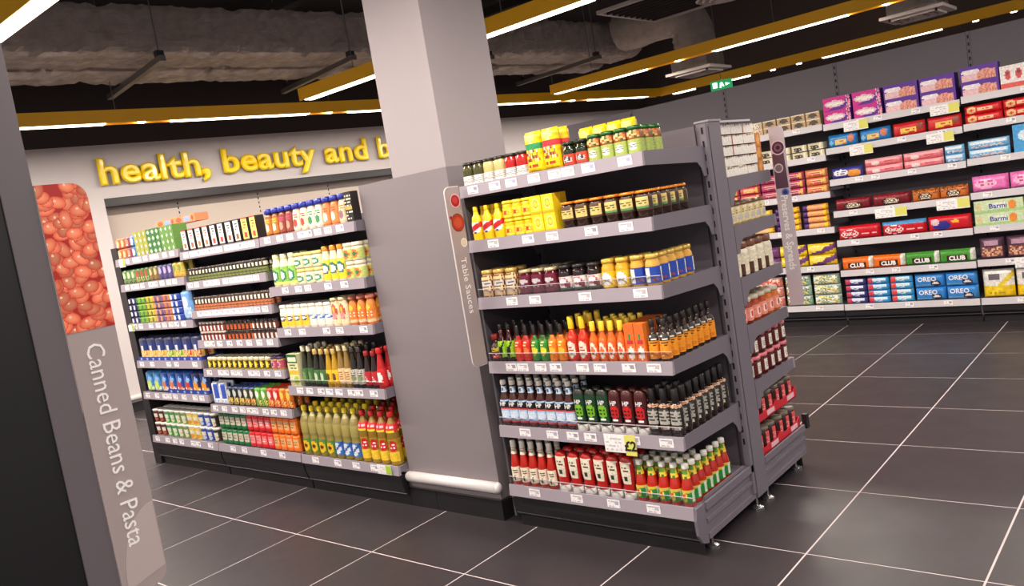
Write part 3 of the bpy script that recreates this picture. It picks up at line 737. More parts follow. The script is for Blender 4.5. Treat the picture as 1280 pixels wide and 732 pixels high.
# ---------------------------------------------------------------- ducts and ceiling services
def duct(label, s0, s1, t0, t1, z0, z1, r=.1, seed=2):
    rr = random.Random(seed); mb = MB(); ns = 230
    prof = []
    for cx_, cz_, a0 in ((t1 - r, z1 - r, 0), (t0 + r, z1 - r, 90), (t0 + r, z0 + r, 180), (t1 - r, z0 + r, 270)):
        for k in range(5): a = math.radians(a0 + 22.5 * k); prof.append((cx_ + r * math.cos(a), cz_ + r * math.sin(a), math.cos(a), math.sin(a)))
    # subdivide flats
    P2 = []
    for i, p in enumerate(prof):
        q = prof[(i + 1) % len(prof)]; P2.append(p); L = math.hypot(q[0] - p[0], q[1] - p[1]); m_ = int(L / .05)
        for k in range(1, m_): f = k / m_; P2.append(tuple(p[c] + (q[c] - p[c]) * f for c in range(4)))
    K = len(P2)
    for i in range(ns + 1):
        s = s0 + (s1 - s0) * i / ns
        pinch = .022 if (i % 23) in (0,) else (.010 if i % 23 in (1, 22) else 0)
        for p in P2:
            n_ = rr.gauss(0, .0065) - pinch
            mb.v.append(W(s, p[0] + p[2] * n_, p[1] + p[3] * n_))
    for i in range(ns):
        for k in range(K):
            k2 = (k + 1) % K; mb.f.append((i * K + k, i * K + k2, (i + 1) * K + k2, (i + 1) * K + k)); mb.c.append((128,) * 3); mb.mi.append(0)
    mb.f.append(tuple(range(K))); mb.c.append((128,) * 3); mb.mi.append(0); mb.f.append(tuple(ns * K + k for k in range(K))); mb.c.append((128,) * 3); mb.mi.append(0)
    t = thing('air_duct', label, 'duct'); mb.build('insulation', M['foil'], t, smooth=False)
    return t
d1 = duct('large foil-wrapped air duct slung under the ceiling', -4.5, 6.3, 1.62, 2.18, 3.11, 3.53, r=.11)
d2 = duct('lower crinkled foil duct lying behind the large one, towards the wall', -4.5, 6.3, 1.08, 1.55, 3.10, 3.40, r=.12, seed=8)
for s in (-1.6, 0.15, 1.9, 3.6, 5.3):
    hn = thing('duct_hanger', {-1.6: 'nearest channel bar', 0.15: 'second channel bar', 1.9: 'third channel bar', 3.6: 'fourth channel bar', 5.3: 'last channel bar'}[s] + ' with threaded rods carrying the foil ducts', 'bracket', W(s, 0, 0), -TH)
    mb = MB(); mb.box(.82, 2.32, -.025, .025, 3.03, 3.075); mb.build('channel', M['steel'], hn)
    for t_ in (.95, 2.26):
        mb = MB(); mb.tube((t_, 0, 3.05), (t_, 0, CZ), .006, 6); mb.build('rod', M['steel'], hn)
        mb = MB(); mb.box(t_ - .03, t_ + .03, -.03, .03, 3.075, 3.12); mb.build('clamp', M['black'], hn)
def elbow(label, x, y, r, z0, z1, dx, dy, pz=2.62, ps=.28):
    t = thing('vent_outlet', label, 'vent', (x, y, 0)); mb = MB(); seg = 18; rings = []
    rr = random.Random(int(x * 100))
    pts = [(0, 0, z0 + (z1 - z0) * k / 5) for k in range(6)]
    for k in range(1, 7):
        a = k * PI / 12; pts.append((dx * (.3 - .3 * math.cos(a)), dy * (.3 - .3 * math.cos(a)), z1 + .3 * math.sin(a)))
    for k in range(1, 4): pts.append((dx * (.3 + .22 * k), dy * (.3 + .22 * k), z1 + .3))
    n0 = 0
    for i, p in enumerate(pts):
        q = pts[min(i + 1, len(pts) - 1)]; o_ = pts[max(0, i - 1)]; d = (Vector(q) - Vector(o_)).normalized(); side = Vector((-dy, dx, 0)).normalized() if (dx or dy) else Vector((1, 0, 0)); up = side.cross(d)
        for k in range(seg):
            a = 2 * PI * k / seg; R2 = r * (1 + rr.uniform(-.05, .05)) * (1.06 if i % 2 else 1); mb.v.append(tuple(Vector(p) + side * R2 * math.cos(a) + up * R2 * math.sin(a)))
    for i in range(len(pts) - 1):
        for k in range(seg): k2 = (k + 1) % seg; mb.f.append((i * seg + k, i * seg + k2, (i + 1) * seg + k2, (i + 1) * seg + k)); mb.c.append((128,) * 3); mb.mi.append(0)
    mb.build('flexible_duct', M['foil'], t, smooth=True)
    mb = MB(); mb.box(-ps * .8, ps * .8, -ps * .8, ps * .8, pz + .05, pz + .22); mb.build('plenum', M['foil'], t)
    mb = MB(); mb.box(-ps, ps, -ps, ps, pz + .02, pz + .05); mb.build('diffuser_frame', M['diffuser'], t)
    for k in range(1, 4):
        e = ps * (1 - k * .24); mb = MB()
        for a, b, c, d in ((-e, e, -e, -e + .02), (-e, e, e - .02, e), (-e, -e + .02, -e, e), (e - .02, e, -e, e)): mb.box(a, b, c, d, pz - .0, pz + .03)
        mb.build('diffuser_vane', M['diffuser'], t, kind='stuff')
    return t
elbow('foil elbow dropping from the ducts to a square diffuser by the exit sign', -4.42, 8.95, .23, 2.83, 3.05, -1, 0)
elbow('foil vent drop with square diffuser, over the purple biscuit boxes', -2.05, 8.9, .23, 2.83, 3.05, 1, 0)
t = thing('ceiling_diffuser', 'round white ceiling diffuser above the gondola end', 'vent', (-2.78, 6.25, 2.80))
for k in range(4):
    mb = MB(); r0 = .23 - k * .05; lathe(mb, [(r0, 0 - k * .008), (r0 - .015, -.008 - k * .008), (r0 - .04, .02 - k * .006)], (200, 190, 188), seg=28, cap_top=True, cap_bot=False); mb.build('ring', M['diffuser'], t, smooth=False)
mb = MB(); mb.tube((0, 0, .02), (0, 0, CZ - 2.80), .10, 18); mb.build('duct_neck', M['foil'], t)
t = thing('ceiling_cassette', 'dark ceiling air-conditioning cassette with a pale metal rim beside the round diffuser', 'vent', (-3.50, 6.85, 3.0), .0)
mb = MB(); mb.box(-.5, .5, -.5, .5, .03, .4); mb.build('casing', M['ceil'], t)
mb = MB()
for a, b, c, d in ((-.52, .52, -.52, -.49), (-.52, .52, .49, .52), (-.52, -.49, -.49, .49), (.49, .52, -.49, .49)): mb.box(a, b, c, d, 0, .03)
mb.build('rim', M['diffuser'], t)
for k in range(9):
    mb = MB(); mb.box(-.49, .49, -.4 + k * .1, -.385 + k * .1, .0, .028); mb.build('slat', M['ceil'], t)
t = thing('exit_sign', 'green and white running-figure exit sign hanging beyond the back shelving', 'sign', (-4.83, 10.38, 2.60), math.radians(10))
mb = MB(); mb.box(-.14, .14, -.02, .02, -.06, .06); q = mb.build('box', M['green_emit'], t)
mb = MB(); mb.box(-.11, -.05, -.022, -.02, -.03, .04); mb.prism([(-.02, -.035), (.0, -.035), (.012, .0), (.03, -.03), (.04, -.02), (.02, .03), (-.01, .03)], 1, -.022, -.02); mb.prism([(.06, -.02), (.06, .02), (.12, .0)], 1, -.022, -.02)
mb.build('pictogram', M['white_emit'], q, kind='stuff')
mb = MB(); mb.tube((0, 0, .06), (0, 0, CZ - 2.6), .005, 5); mb.build('rod', M['steel'], t)
# loose cables and cable tray up in the void
for k, (s, t_, l) in enumerate(((2.3, 1.9, 'thin cable hanging past the ducts nearest the pillar'), (1.2, 2.4, 'thin cable hanging in front of the ducts'),)):
    pass
for y, z, lab in ((5.4, 3.85, 'dark steel ceiling channel nearer the pillar'), (8.3, 3.9, 'dark steel ceiling channel over the back shelving')):
    mb = MB(); mb.box(-9, 4, y - .06, y + .06, z, z + .1); mb.build('ceiling_channel', M['ceil'], label=lab, category='beam')

# ================================================================ products
WH = (240, 238, 234); BK = (24, 20, 20); YE = (250, 208, 20); RD = (196, 26, 24); GN = (40, 120, 44); OR = (238, 120, 22); BL = (34, 66, 168); CR = (232, 218, 180)
# ---------- sauces bay, top shelf
L = 'top sauces shelf'; z = 1.5705; y = 2.640
def jarlab(bg, dots=(120, 110, 100)): return (.06, .42, bg, [('t', -1, .1, 1, .9, dots)])
pj = [vessel(.102, .028, 'jar', c, (.88, (44, 40, 36), .97), jarlab(WH), ex=3, seg=12, capmat='lid') for c in ((74, 74, 34), (206, 192, 128), (188, 34, 30))]
block('pickle_jar', pj, 'jar', ['small olive-filled jar with pale label', 'small cream-filled jar with pale label', 'small red pepper jar with pale label'], L, 'small pickle jars on the top sauces shelf', -2.488, 6, .0612, y, z, rows=2)
yp = [pouch(.083, .05, .168, (YE, [('e', 0, .86, .6, .12, (250, 232, 130)), ('r', -1, .56, 1, .72, c), ('s', -.85, .30, .85, .55, [(200, 120, 50), (240, 225, 190), (120, 60, 40), YE]), ('t', -.6, .10, .6, .22, (180, 60, 30))]), m='film') for c in ((46, 150, 90), (220, 50, 60))]
block('sauce_pouch', yp, 'pouch', ['upright yellow pouch with green band', 'upright yellow pouch with red band'], L, 'yellow pouches on the top sauces shelf', -2.12, 2, .088, y, z, rows=2, dy=.06)
yps = pouch(.064, .05, .150, (YE, [('e', 0, .8, .7, .12, (250, 232, 130)), ('s', -.9, .3, .9, .6, [(226, 170, 40), YE, (250, 226, 110)]), ('t', -.6, .10, .6, .22, (180, 90, 30))]), m='film')
block('sauce_pouch', yps, 'pouch', 'slim yellow pouch standing behind the jars', L, 'yellow pouches at the back of the top sauces shelf', -1.945, 4, .068, 2.78, z)
dj = vessel(.098, .029, 'fatjar', (34, 44, 26), (.86, (26, 38, 24), .95), (.08, .5, (206, 66, 46), [('e', 0, .5, .45, .3, BK), ('t', -.6, .2, .6, .8, WH)]), capmat='lid', text=('~', .02, .3, 'ink'))
block('relish_jar', dj, 'jar', 'dark jar with orange-red label and green lid', L, 'dark jars on the top sauces shelf', -1.94, 2, .062, y, z, rows=2)
gj = vessel(.105, .028, 'jar', [(0, (150, 180, 60)), (.45, (150, 90, 40)), (.6, (80, 96, 40))], (.86, (34, 92, 40), 1.0), (.05, .52, (164, 182, 90), [('e', 0, .5, .5, .3, WH), ('t', -.5, .35, .5, .65, (90, 90, 60))]), lab2=(.58, .84, (140, 80, 40), [('s', -1, 0, 1, 1, [(196, 120, 50), (60, 90, 40), (220, 190, 120), (150, 60, 30)])], ), ex=3, capmat='lid')
block('chutney_jar', gj, 'jar', 'square green-lidded jar of pickles', L, 'green-lidded jars on the top sauces shelf', -1.815, 4, .0605, y, z, rows=1, deep=3, deepcols=1, dy=.064)
# ---------- second shelf
L = 'second sauces shelf'; z = 1.3285
ms = vessel(.150, .028, 'mustard', (246, 206, 18), (.86, (246, 206, 18), .36), (.22, .56, (246, 206, 18), [('e', 0, .5, .95, .48, WH), ('d', 0, .5, .28, .24, (196, 24, 30)), ('e', 0, .08, .3, .08, (40, 60, 150))]), mat_='plastic', fy=.8)
block('mustard_bottle', ms, 'bottle', 'yellow squeezy mustard bottle with red flag label', L, 'yellow squeezy mustard bottles', -2.49, 3, .064, y, z, rows=3)
mj = vessel(.076, .0255, 'jar', (240, 196, 24), (.84, (246, 214, 40), 1.0), (.08, .6, (250, 220, 60), [('t', -.7, .2, .7, .8, (196, 120, 20)), ('e', 0, .5, .3, .2, (200, 60, 30))]))
block('mustard_jar', mj, 'jar', 'small yellow mustard jar', L, 'small yellow mustard jars', -2.295, 3, .0535, y, z, rows=2, layers=2)
mt = carton(.058, .045, .076, ((250, 214, 30), [('e', 0, .55, .6, .34, (255, 238, 130)), ('e', 0, .55, .42, .24, (206, 160, 20)), ('e', 0, .55, .3, .16, (252, 222, 60)), ('r', -1, 0, 1, .12, (220, 170, 20))]), res=.0035)
block('mustard_tin', mt, 'tin', 'square yellow mustard tin', L, 'square yellow mustard tins', -2.132, 2, .062, y, z, rows=2, layers=2)
oj = vessel(.108, .031, 'jar', (52, 32, 24), (.90, (226, 132, 36), .98), (.30, .84, (66, 42, 30), [('r', -.85, .12, .85, .88, (222, 196, 120)), ('t', -.6, .35, .6, .7, (60, 80, 40)), ('r', -.6, .74, .6, .84, (90, 50, 30))]), capmat='lid')
oj2 = vessel(.108, .031, 'jar', (52, 32, 24), (.90, (226, 132, 36), .98), (.30, .84, (66, 42, 30), [('r', -.85, .12, .85, .88, (222, 196, 120)), ('r', -.85, .12, .85, .3, (90, 150, 90)), ('t', -.6, .35, .6, .7, (60, 80, 40))]), capmat='lid')
block('pickle_jar', [oj, oj2], 'jar', ['dark pickle jar, orange lid, cream label', 'dark pickle jar, orange lid, green label'], L, 'orange-lidded dark pickle jars', -1.995, 6, .0705, y, z, rows=2, deep=5, dy=.068)
# ---------- third shelf
L = 'third sauces shelf'; z = 1.0725
def onion(i, zf=0):
    return None
on = vessel(.122, .031, 'fatjar', (196, 150, 96), (.86, (214, 176, 96), .86), (.04, .80, (196, 156, 104), [('b', [(226, 190, 140), (206, 160, 106), (236, 206, 160)], (110, 62, 34), 5, 4), ('r', -.6, .52, .9, .74, (214, 210, 200)), ('t', -.5, .54, .8, .72, (40, 60, 110)), ('r', -.4, .22, .6, .32, (214, 206, 190))], (28, 20)), capmat='lid')
block('onion_jar', on, 'jar', 'tall gold-lidded jar of pickled onions', L, 'jars of pickled onions', -2.49, 3, .070, y, z, rows=2)
bt_ = vessel(.108, .0305, 'jar', (92, 18, 38), (.88, (206, 190, 150), .9), (.10, .78, (110, 22, 48), [('e', 0, .66, .6, .14, (200, 196, 200)), ('t', -.6, .2, .6, .45, (220, 190, 195))]), capmat='lid')
block('beetroot_jar', bt_, 'jar', 'maroon beetroot jar with silver oval label', L, 'maroon beetroot jars', -2.272, 3, .069, y, z, rows=3)
dk = vessel(.112, .031, 'jar', (36, 20, 24), (.87, (40, 34, 34), .95), (.12, .58, (226, 220, 214), [('e', 0, .62, .6, .34, (232, 110, 130)), ('e', 0, .62, .45, .22, WH), ('r', -1, 0, 1, .12, (60, 90, 50)), ('e', .6, .35, .3, .3, (120, 30, 50))]), capmat='lid')
block('relish_jar', dk, 'jar', 'dark relish jar with white and pink label', L, 'dark relish jars with white labels', -2.058, 3, .071, y, z, rows=2)
ym = vessel(.120, .0295, 'fatjar', (222, 166, 44), (.86, (220, 178, 70), .88), (.08, .60, (238, 196, 30), [('e', 0, .5, .6, .42, WH), ('t', -.4, .35, .4, .6, (190, 120, 20))]), capmat='lid')
block('mustard_jar', ym, 'jar', 'ochre mustard jar with yellow and white label', L, 'ochre mustard jars', -1.842, 2, .0655, y, z, rows=2)
bm = vessel(.122, .0295, 'fatjar', (220, 166, 66), (.86, (206, 170, 80), .88), (.10, .62, (34, 70, 168), [('r', -.95, .05, -.1, .95, (236, 234, 228)), ('t', -.8, .3, -.2, .6, (80, 80, 120)), ('r', .2, .15, .8, .3, (150, 60, 90))]), capmat='lid')
block('mustard_jar', bm, 'jar', 'ochre mustard jar with blue and white label', L, 'ochre mustard jars with blue labels', -1.71, 2, .066, y, z, rows=2, deep=5, dy=.064)
# ---------- fourth shelf
L = 'fourth sauces shelf'; z = .7805
def hot(H, r, body, capc, lab, prof='hot', **k): return vessel(H, r, prof, body, capc, lab, **k)
sm = hot(.125, .023, (60, 16, 14), (.80, (120, 22, 20), .7), (.1, .66, (40, 20, 18), [('r', -1, .5, 1, .8, (200, 170, 60)), ('t', -.7, .55, .7, .75, BK), ('r', -.9, .1, .9, .35, (220, 50, 40)), ('t', -.7, .1, .7, .35, WH)]))
block('hot_sauce_bottle', sm, 'bottle', 'short dark hot sauce bottle with red cap', L, 'short dark hot sauce bottles', -2.492, 1, .05, y, z, rows=3, dy=.052)
nd = hot(.168, .0215, (58, 20, 16), (.86, (34, 26, 24), .42), (.06, .56, (156, 206, 34), [('d', 0, .5, .6, .12, BK), ('e', 0, .45, .35, .3, BK), ('r', -1, 0, 1, .12, BK)]))
block('hot_sauce_bottle', nd, 'bottle', 'dark hot sauce bottle with lime green label', L, 'dark hot sauce bottles with lime labels', -2.45, 2, .0475, y, z, rows=3, dy=.05)
trio = [hot(.160, .0205, b, (.72, (40, 32, 32), .40), (.05, .60, l, [('e', 0, .45, .6, .22, c), ('t', -.5, .7, .5, .9, (250, 230, 160))]), mat_='glass') for b, l, c in (((170, 40, 26), (222, 44, 34), (240, 120, 60)), ((60, 96, 40), (50, 140, 50), (230, 220, 60)), ((214, 112, 30), (240, 132, 20), (250, 190, 60)))]
block('chilli_sauce_bottle', trio, 'bottle', ['slim chilli sauce bottle with red label', 'slim chilli sauce bottle with green label', 'slim chilli sauce bottle with orange label'], L, 'slim chilli sauce bottles', -2.352, 6, .0475, y, z, rows=3, dy=.05)
fr = hot(.190, .0245, (206, 50, 20), (.72, (246, 206, 40), .50), (.06, .50, (214, 50, 30), [('e', 0, .5, .75, .42, (240, 226, 206)), ('t', -.5, .35, .5, .65, (196, 40, 30))]), seg=14)
block('cayenne_sauce_bottle', fr, 'bottle', 'tall red cayenne sauce bottle with yellow cap', L, 'tall red cayenne sauce bottles', -2.062, 2, .0555, y, z, rows=3, dy=.058)
of = hot(.165, .0205, (226, 106, 26), (.76, (248, 212, 60), .55), (.06, .52, (232, 100, 30), [('e', 0, .5, .6, .40, (244, 232, 214)), ('e', 0, .5, .36, .22, (222, 110, 60))]))
block('wing_sauce_bottle', of, 'bottle', 'orange wing sauce bottle with yellow cap', L, 'orange wing sauce bottles', -1.948, 4, .0445, y, z, rows=4, dy=.052)
tb = carton(.043, .043, .152, ((232, 110, 44), [('e', 0, .66, .4, .10, (44, 140, 70)), ('r', -.6, .50, .6, .56, (206, 40, 60)), ('e', 0, .24, .6, .19, (242, 232, 222)), ('t', -.4, .18, .4, .3, (200, 60, 60))]), ((232, 120, 40), []))
block('pepper_sauce_box', tb, 'box', 'tall orange pepper sauce box with white oval', L, 'tall orange pepper sauce boxes', -1.768, 2, .0475, y, z, rows=4, dy=.048)
bq = hot(.165, .0215, (44, 24, 18), (.82, (34, 26, 22), .46), (.08, .50, (240, 152, 30), [('t', -.9, .65, .9, .9, (90, 50, 20)), ('r', -1, .1, 1, .3, (222, 128, 20)), ('t', -.5, .12, .5, .3, (250, 210, 120))]), lab2=(.52, .66, (40, 26, 22), [('t', -1, 0, 1, 1, (222, 214, 200))]))
block('spice_sauce_bottle', bq, 'bottle', 'dark sauce bottle with orange label', L, 'dark sauce bottles with orange labels', -1.672, 2, .0490, y, z, rows=3, deep=8, dy=.052)
# ---------- fifth shelf
L = 'fifth sauces shelf'; z = .4845
hb = vessel(.208, .0245, 'sauce', (66, 26, 18), (.90, (236, 226, 214), .55), (.10, .58, (168, 196, 226), [('r', -1, .66, 1, .95, BK), ('r', -1, .56, 1, .64, (222, 84, 84)), ('r', -.8, .2, .8, .5, (206, 220, 236)), ('t', -.9, .08, .9, .2, (60, 80, 160)), ('r', -1, 0, 1, .06, (214, 60, 60))]), lab2=(.74, .87, (186, 206, 226), [('r', -.3, .3, .3, .8, (40, 50, 80))]), text=('HP', .026, .49, 'ink', .0006), ex=2.6)
block('brown_sauce_bottle', hb, 'bottle', 'brown sauce bottle with pale blue label', L, 'brown sauce bottles with pale blue labels', -2.490, 8, .0520, y, z, rows=3, dy=.056)
def sqz(c, cb, H=.178, r=.0275): return vessel(H, r, 'squeezy', c[0], (c[1], .15, .95, 'base'), (.24, .86, c[2], [('r', -.7, .70, .7, .92, c[2]), ('e', 0, .42, .75, .26, cb), ('t', -.5, .3, .5, .55, c[2]), ('r', -.5, .04, .5, .12, WH)]), mat_='plastic', fy=.72, text=('HP', .026, .70, 'ink', .0006))
gs = sqz(((30, 34, 24), (236, 232, 226), (22, 62, 34)), (124, 190, 40)); rs = sqz(((70, 18, 18), (236, 232, 226), (70, 16, 22)), (206, 30, 34))
block('squeezy_sauce_bottle', [gs, rs], 'bottle', ['squeezy sauce bottle with green label, white base', 'squeezy sauce bottle with red label, white base'], L, 'squeezy sauce bottles with white bases', -2.076, 6, .0595, y, z, rows=2, dy=.05)
bb = vessel(.190, .0235, 'sauce', (38, 22, 18), (.70, (24, 20, 20), .58), (.12, .60, (34, 30, 28), [('r', -.85, .30, .85, .92, (176, 172, 164)), ('t', -.8, .35, .8, .9, (60, 56, 54)), ('r', -.3, .05, .7, .24, (226, 222, 214)), ('r', -.8, .06, -.3, .2, (180, 120, 60))]), lab2=(.60, .66, (206, 160, 130), [('t', -1, 0, 1, 1, (60, 30, 24))]), ex=2.8)
block('barbecue_sauce_bottle', bb, 'bottle', 'black barbecue sauce bottle with grey label', L, 'black barbecue sauce bottles', -1.719, 3, .0505, y, z, rows=3, deep=8, dy=.054)
# ---------- base
L = 'sauces base deck'; z = .2055
kg = vessel(.205, .0235, 'ketchup', (186, 34, 18), (.84, (232, 226, 216), .52), (.09, .42, (236, 224, 200), [('r', -1.3, 0, -.75, 1, (186, 34, 18)), ('r', 1.1, 0, 1.3, 1, (186, 34, 18)), ('t', -.6, .55, .6, .85, (90, 70, 60)), ('e', .1, .25, .22, .16, (40, 60, 40))]), lab2=(.70, .83, (226, 216, 196), [('t', -1, .2, 1, .8, (150, 140, 120))]))
block('ketchup_bottle', kg, 'bottle', 'glass ketchup bottle with white neck and cap', L, 'glass ketchup bottles', -2.492, 5, .0525, y, z, rows=2, dy=.056)
ks = vessel(.178, .031, 'squeezy', (176, 22, 18), ((238, 234, 226), .15, .95, 'base'), (.36, .88, (176, 22, 18), [('r', -.62, .0, .62, .95, (236, 226, 204)), ('t', -.4, .55, .4, .85, (80, 60, 50)), ('e', 0, .25, .16, .10, (40, 60, 40)), ('r', -.9, .96, .9, 1, (236, 226, 204))]), mat_='plastic', fy=.68)
block('squeezy_ketchup_bottle', ks, 'bottle', 'red squeezy ketchup bottle standing on white cap', L, 'red squeezy ketchup bottles', -2.226, 6, .0668, y, z, rows=3, dy=.052)
kk = vessel(.168, .0245, 'ketchup', (190, 40, 22), (.88, (236, 234, 226), .56), (.10, .40, (40, 140, 60), [('r', -1.3, .78, 1.3, 1, (214, 190, 70)), ('e', -.15, .45, .42, .36, (236, 200, 70)), ('e', -.15, .55, .22, .2, (206, 70, 30)), ('r', .9, .1, 1.2, .9, (214, 226, 206))]), lab2=(.66, .86, (232, 200, 60), [('r', -1, .5, 1, 1, (90, 150, 50)), ('t', -1, .1, 1, .4, (60, 120, 40))]))
block('sauce_bottle', kk, 'bottle', 'small red sauce bottle with green label', L, 'small red sauce bottles with green labels', -1.826, 5, .0515, y, z, rows=4, deep=7, dy=.0525)

# ================================================================ oils and dressings bay (next to the pillar)
L = 'top dressings shelf'; z = 1.5055; y = 2.642
db_ = [vessel(.155, .0300, 'dressing', b, (.82, (28, 44, 150), .86), (.10, .66, l, [('e', 0, .38, .5, .26, c), ('t', -.6, .7, .6, .95, c2)]), mat_='plastic', ex=2.6) for b, l, c, c2 in (
    ((150, 84, 34), (196, 120, 40), (240, 226, 200), (250, 200, 60)), ((140, 60, 50), (150, 66, 50), (206, 150, 130), (220, 60, 120)),
    ((232, 214, 186), (240, 224, 200), (206, 70, 60), (220, 60, 60)), ((236, 224, 200), (240, 232, 214), (60, 140, 90), (40, 140, 80)), ((226, 130, 70), (226, 140, 80), (240, 230, 210), (206, 60, 40)), ((236, 214, 180), (238, 214, 176), (150, 110, 120), (232, 120, 40)))]
block('salad_dressing_bottle', db_, 'bottle', [s + ' dressing bottle with blue cap' for s in ('amber', 'rust brown', 'cream and red', 'white and green', 'orange', 'pale peach')], L, 'blue-capped dressing bottles', -4.075, 11, .0675, y, z, rows=2, dy=.058)
dp_ = carton(.056, .05, .155, ((36, 30, 30), [('t', -.9, .05, .9, .95, (226, 214, 190)), ('r', -.9, .4, .9, .55, (214, 170, 80))]))
block('jar_carton', dp_, 'box', 'black and cream patterned carton', L, 'black patterned cartons', -3.325, 1, .06, y, z)
L = 'second dressings shelf'; z = 1.2155
def mayo(H, r, cap, lab, shp, W_=None): return vessel(H, r, 'dressing', (238, 230, 196), (.86, cap, .62), (.08, .62, lab, shp), mat_='plastic')
gm = mayo(.185, .037, (226, 226, 180), (150, 200, 90), [('e', 0, .5, .7, .34, (40, 130, 90)), ('e', 0, .5, .5, .22, WH), ('r', -1, 0, 1, .12, (236, 226, 120))])
block('mayonnaise_bottle', gm, 'bottle', 'cream squeezy mayonnaise bottle with green label', L, 'green-label mayonnaise bottles', -4.10, 3, .077, y, z, rows=2, dy=.078)
cj = vessel(.088, .0385, 'fatjar', (240, 232, 206), (.80, (238, 220, 130), .96), (.10, .62, (236, 226, 190), [('e', 0, .55, .7, .4, (60, 150, 110)), ('e', 0, .55, .45, .2, WH)]), mat_='plastic')
block('mayonnaise_jar', cj, 'jar', 'squat cream mayonnaise jar with yellow lid', L, 'squat mayonnaise jars', -3.868, 3, .081, y, z, rows=2, layers=2)
ym2 = mayo(.192, .031, (236, 150, 50), (226, 216, 70), [('e', 0, .55, .85, .3, (40, 120, 110)), ('e', 0, .55, .6, .2, WH), ('r', -1, 0, 1, .2, (240, 216, 40))])
block('mayonnaise_bottle', ym2, 'bottle', 'mayonnaise bottle with orange cap and yellow label', L, 'orange-capped mayonnaise bottles', -3.622, 3, .065, y, z, rows=2, dy=.066)
cj2 = vessel(.095, .033, 'fatjar', (240, 230, 210), (.80, (236, 226, 196), .96), (.10, .66, (206, 216, 120), [('e', 0, .5, .6, .4, (240, 120, 60)), ('e', 0, .5, .35, .22, (50, 120, 80))]), mat_='plastic')
block('mayonnaise_jar', cj2, 'jar', 'white mayonnaise jar with green and orange label', L, 'white mayonnaise jars', -3.425, 2, .070, y, z, rows=2, layers=2)
L = 'third dressings shelf'; z = .9755
sc = [vessel(.135, .0335, 'shaker', (238, 230, 210), (.86, (232, 226, 214), .94), (.10, .70, l, s_), mat_='plastic') for l, s_ in (
    ((240, 206, 60), [('r', -1, .7, 1, 1, (240, 232, 214)), ('e', 0, .55, .75, .18, (30, 40, 90)), ('e', 0, .55, .6, .10, WH)]), ((238, 232, 222), [('r', -1, .45, 1, .7, (60, 130, 210)), ('d', 0, .5, .2, .1, WH)]))]
block('salad_cream_jar', sc, 'jar', ['white salad cream jar with yellow label', 'white salad cream jar with blue band'], L, 'white salad cream jars', -4.10, 7, .0695, y, z, rows=2)
ov = vessel(.155, .033, 'shaker', (236, 220, 180), (.90, (226, 206, 160), .9), (.08, .84, (236, 220, 180), [('e', 0, .55, .6, .36, (196, 90, 60)), ('e', 0, .66, .3, .16, (246, 190, 60)), ('e', 0, .4, .4, .16, (226, 150, 150))]), mat_='plastic', fy=.8)
block('sauce_tub', ov, 'tub', 'beige sauce tub with oval orange picture', L, 'beige sauce tubs', -3.61, 2, .068, y, z, rows=2)
od = vessel(.155, .0305, 'dressing', (226, 130, 60), (.88, (196, 110, 90), .8), (.10, .80, (228, 130, 50), [('e', 0, .70, .4, .14, (250, 200, 60)), ('t', -.6, .2, .6, .5, WH), ('r', -1, 0, 1, .14, (220, 196, 160))]), mat_='plastic')
block('dressing_bottle', od, 'bottle', 'orange dressing bottle with round yellow picture', L, 'orange dressing bottles', -3.47, 3, .070, y, z, rows=2)
L = 'oils shelf'; z = .6345
oc = carton(.10, .06, .19, ((232, 226, 176), [('r', -1, .72, 1, 1, (40, 110, 60)), ('r', -.8, .78, .8, .9, (230, 226, 200)), ('r', -1, .35, 1, .5, (236, 190, 60)), ('e', .3, .2, .5, .14, (170, 196, 70)), ('t', -.7, .5, .7, .68, (100, 120, 60))]))
block('oil_carton', oc, 'box', 'green and cream boxed oil', L, 'green and cream oil boxes', -4.105, 1, .11, y, z)
oils = [vessel(H, .0245, 'ketchup', b, (.86, c, .56), (.10, .46, l, sh)) for H, b, c, l, sh in (
    (.235, (44, 46, 26), (226, 216, 190), (66, 110, 60), [('e', 0, .5, .5, .3, (120, 150, 90))]), (.215, (38, 36, 26), (206, 170, 100), (70, 116, 66), [('e', 0, .5, .5, .3, (200, 210, 180))]),
    (.215, (196, 150, 30), (206, 170, 100), (240, 196, 40), [('e', 0, .5, .5, .3, (90, 70, 30))]), (.235, (150, 120, 60), (220, 206, 160), (236, 206, 160), [('t', -.7, .2, .7, .8, (160, 100, 60))]),
    (.225, (34, 28, 26), (60, 56, 56), (206, 200, 190), [('e', 0, .4, .6, .25, (120, 140, 90)), ('t', -.6, .6, .6, .9, (60, 60, 60))]), (.20, (40, 22, 22), (150, 36, 36), (190, 40, 44), [('t', -.5, .3, .5, .7, WH)]))]
block('oil_bottle', oils, 'bottle', ['dark olive oil bottle with white cap', 'dark oil bottle with gold cap', 'golden oil bottle with yellow label', 'amber oil bottle with peach label', 'black vinegar bottle with white label', 'dark red vinegar bottle with red cap'], L, 'oil and vinegar bottles', -3.985, 12, .0555, y, z, rows=3, dy=.056)
rv = vessel(.215, .026, 'ketchup', (190, 26, 30), (.86, (206, 30, 34), .6), (.08, .5, (214, 40, 44), [('e', 0, .5, .6, .3, WH)]), mat_='plastic')
block('vinegar_bottle', rv, 'bottle', 'bright red vinegar bottle beside the pillar', L, 'bright red vinegar bottles', -3.322, 1, .05, y, z, rows=2)
L = 'oils base deck'; z = .2225
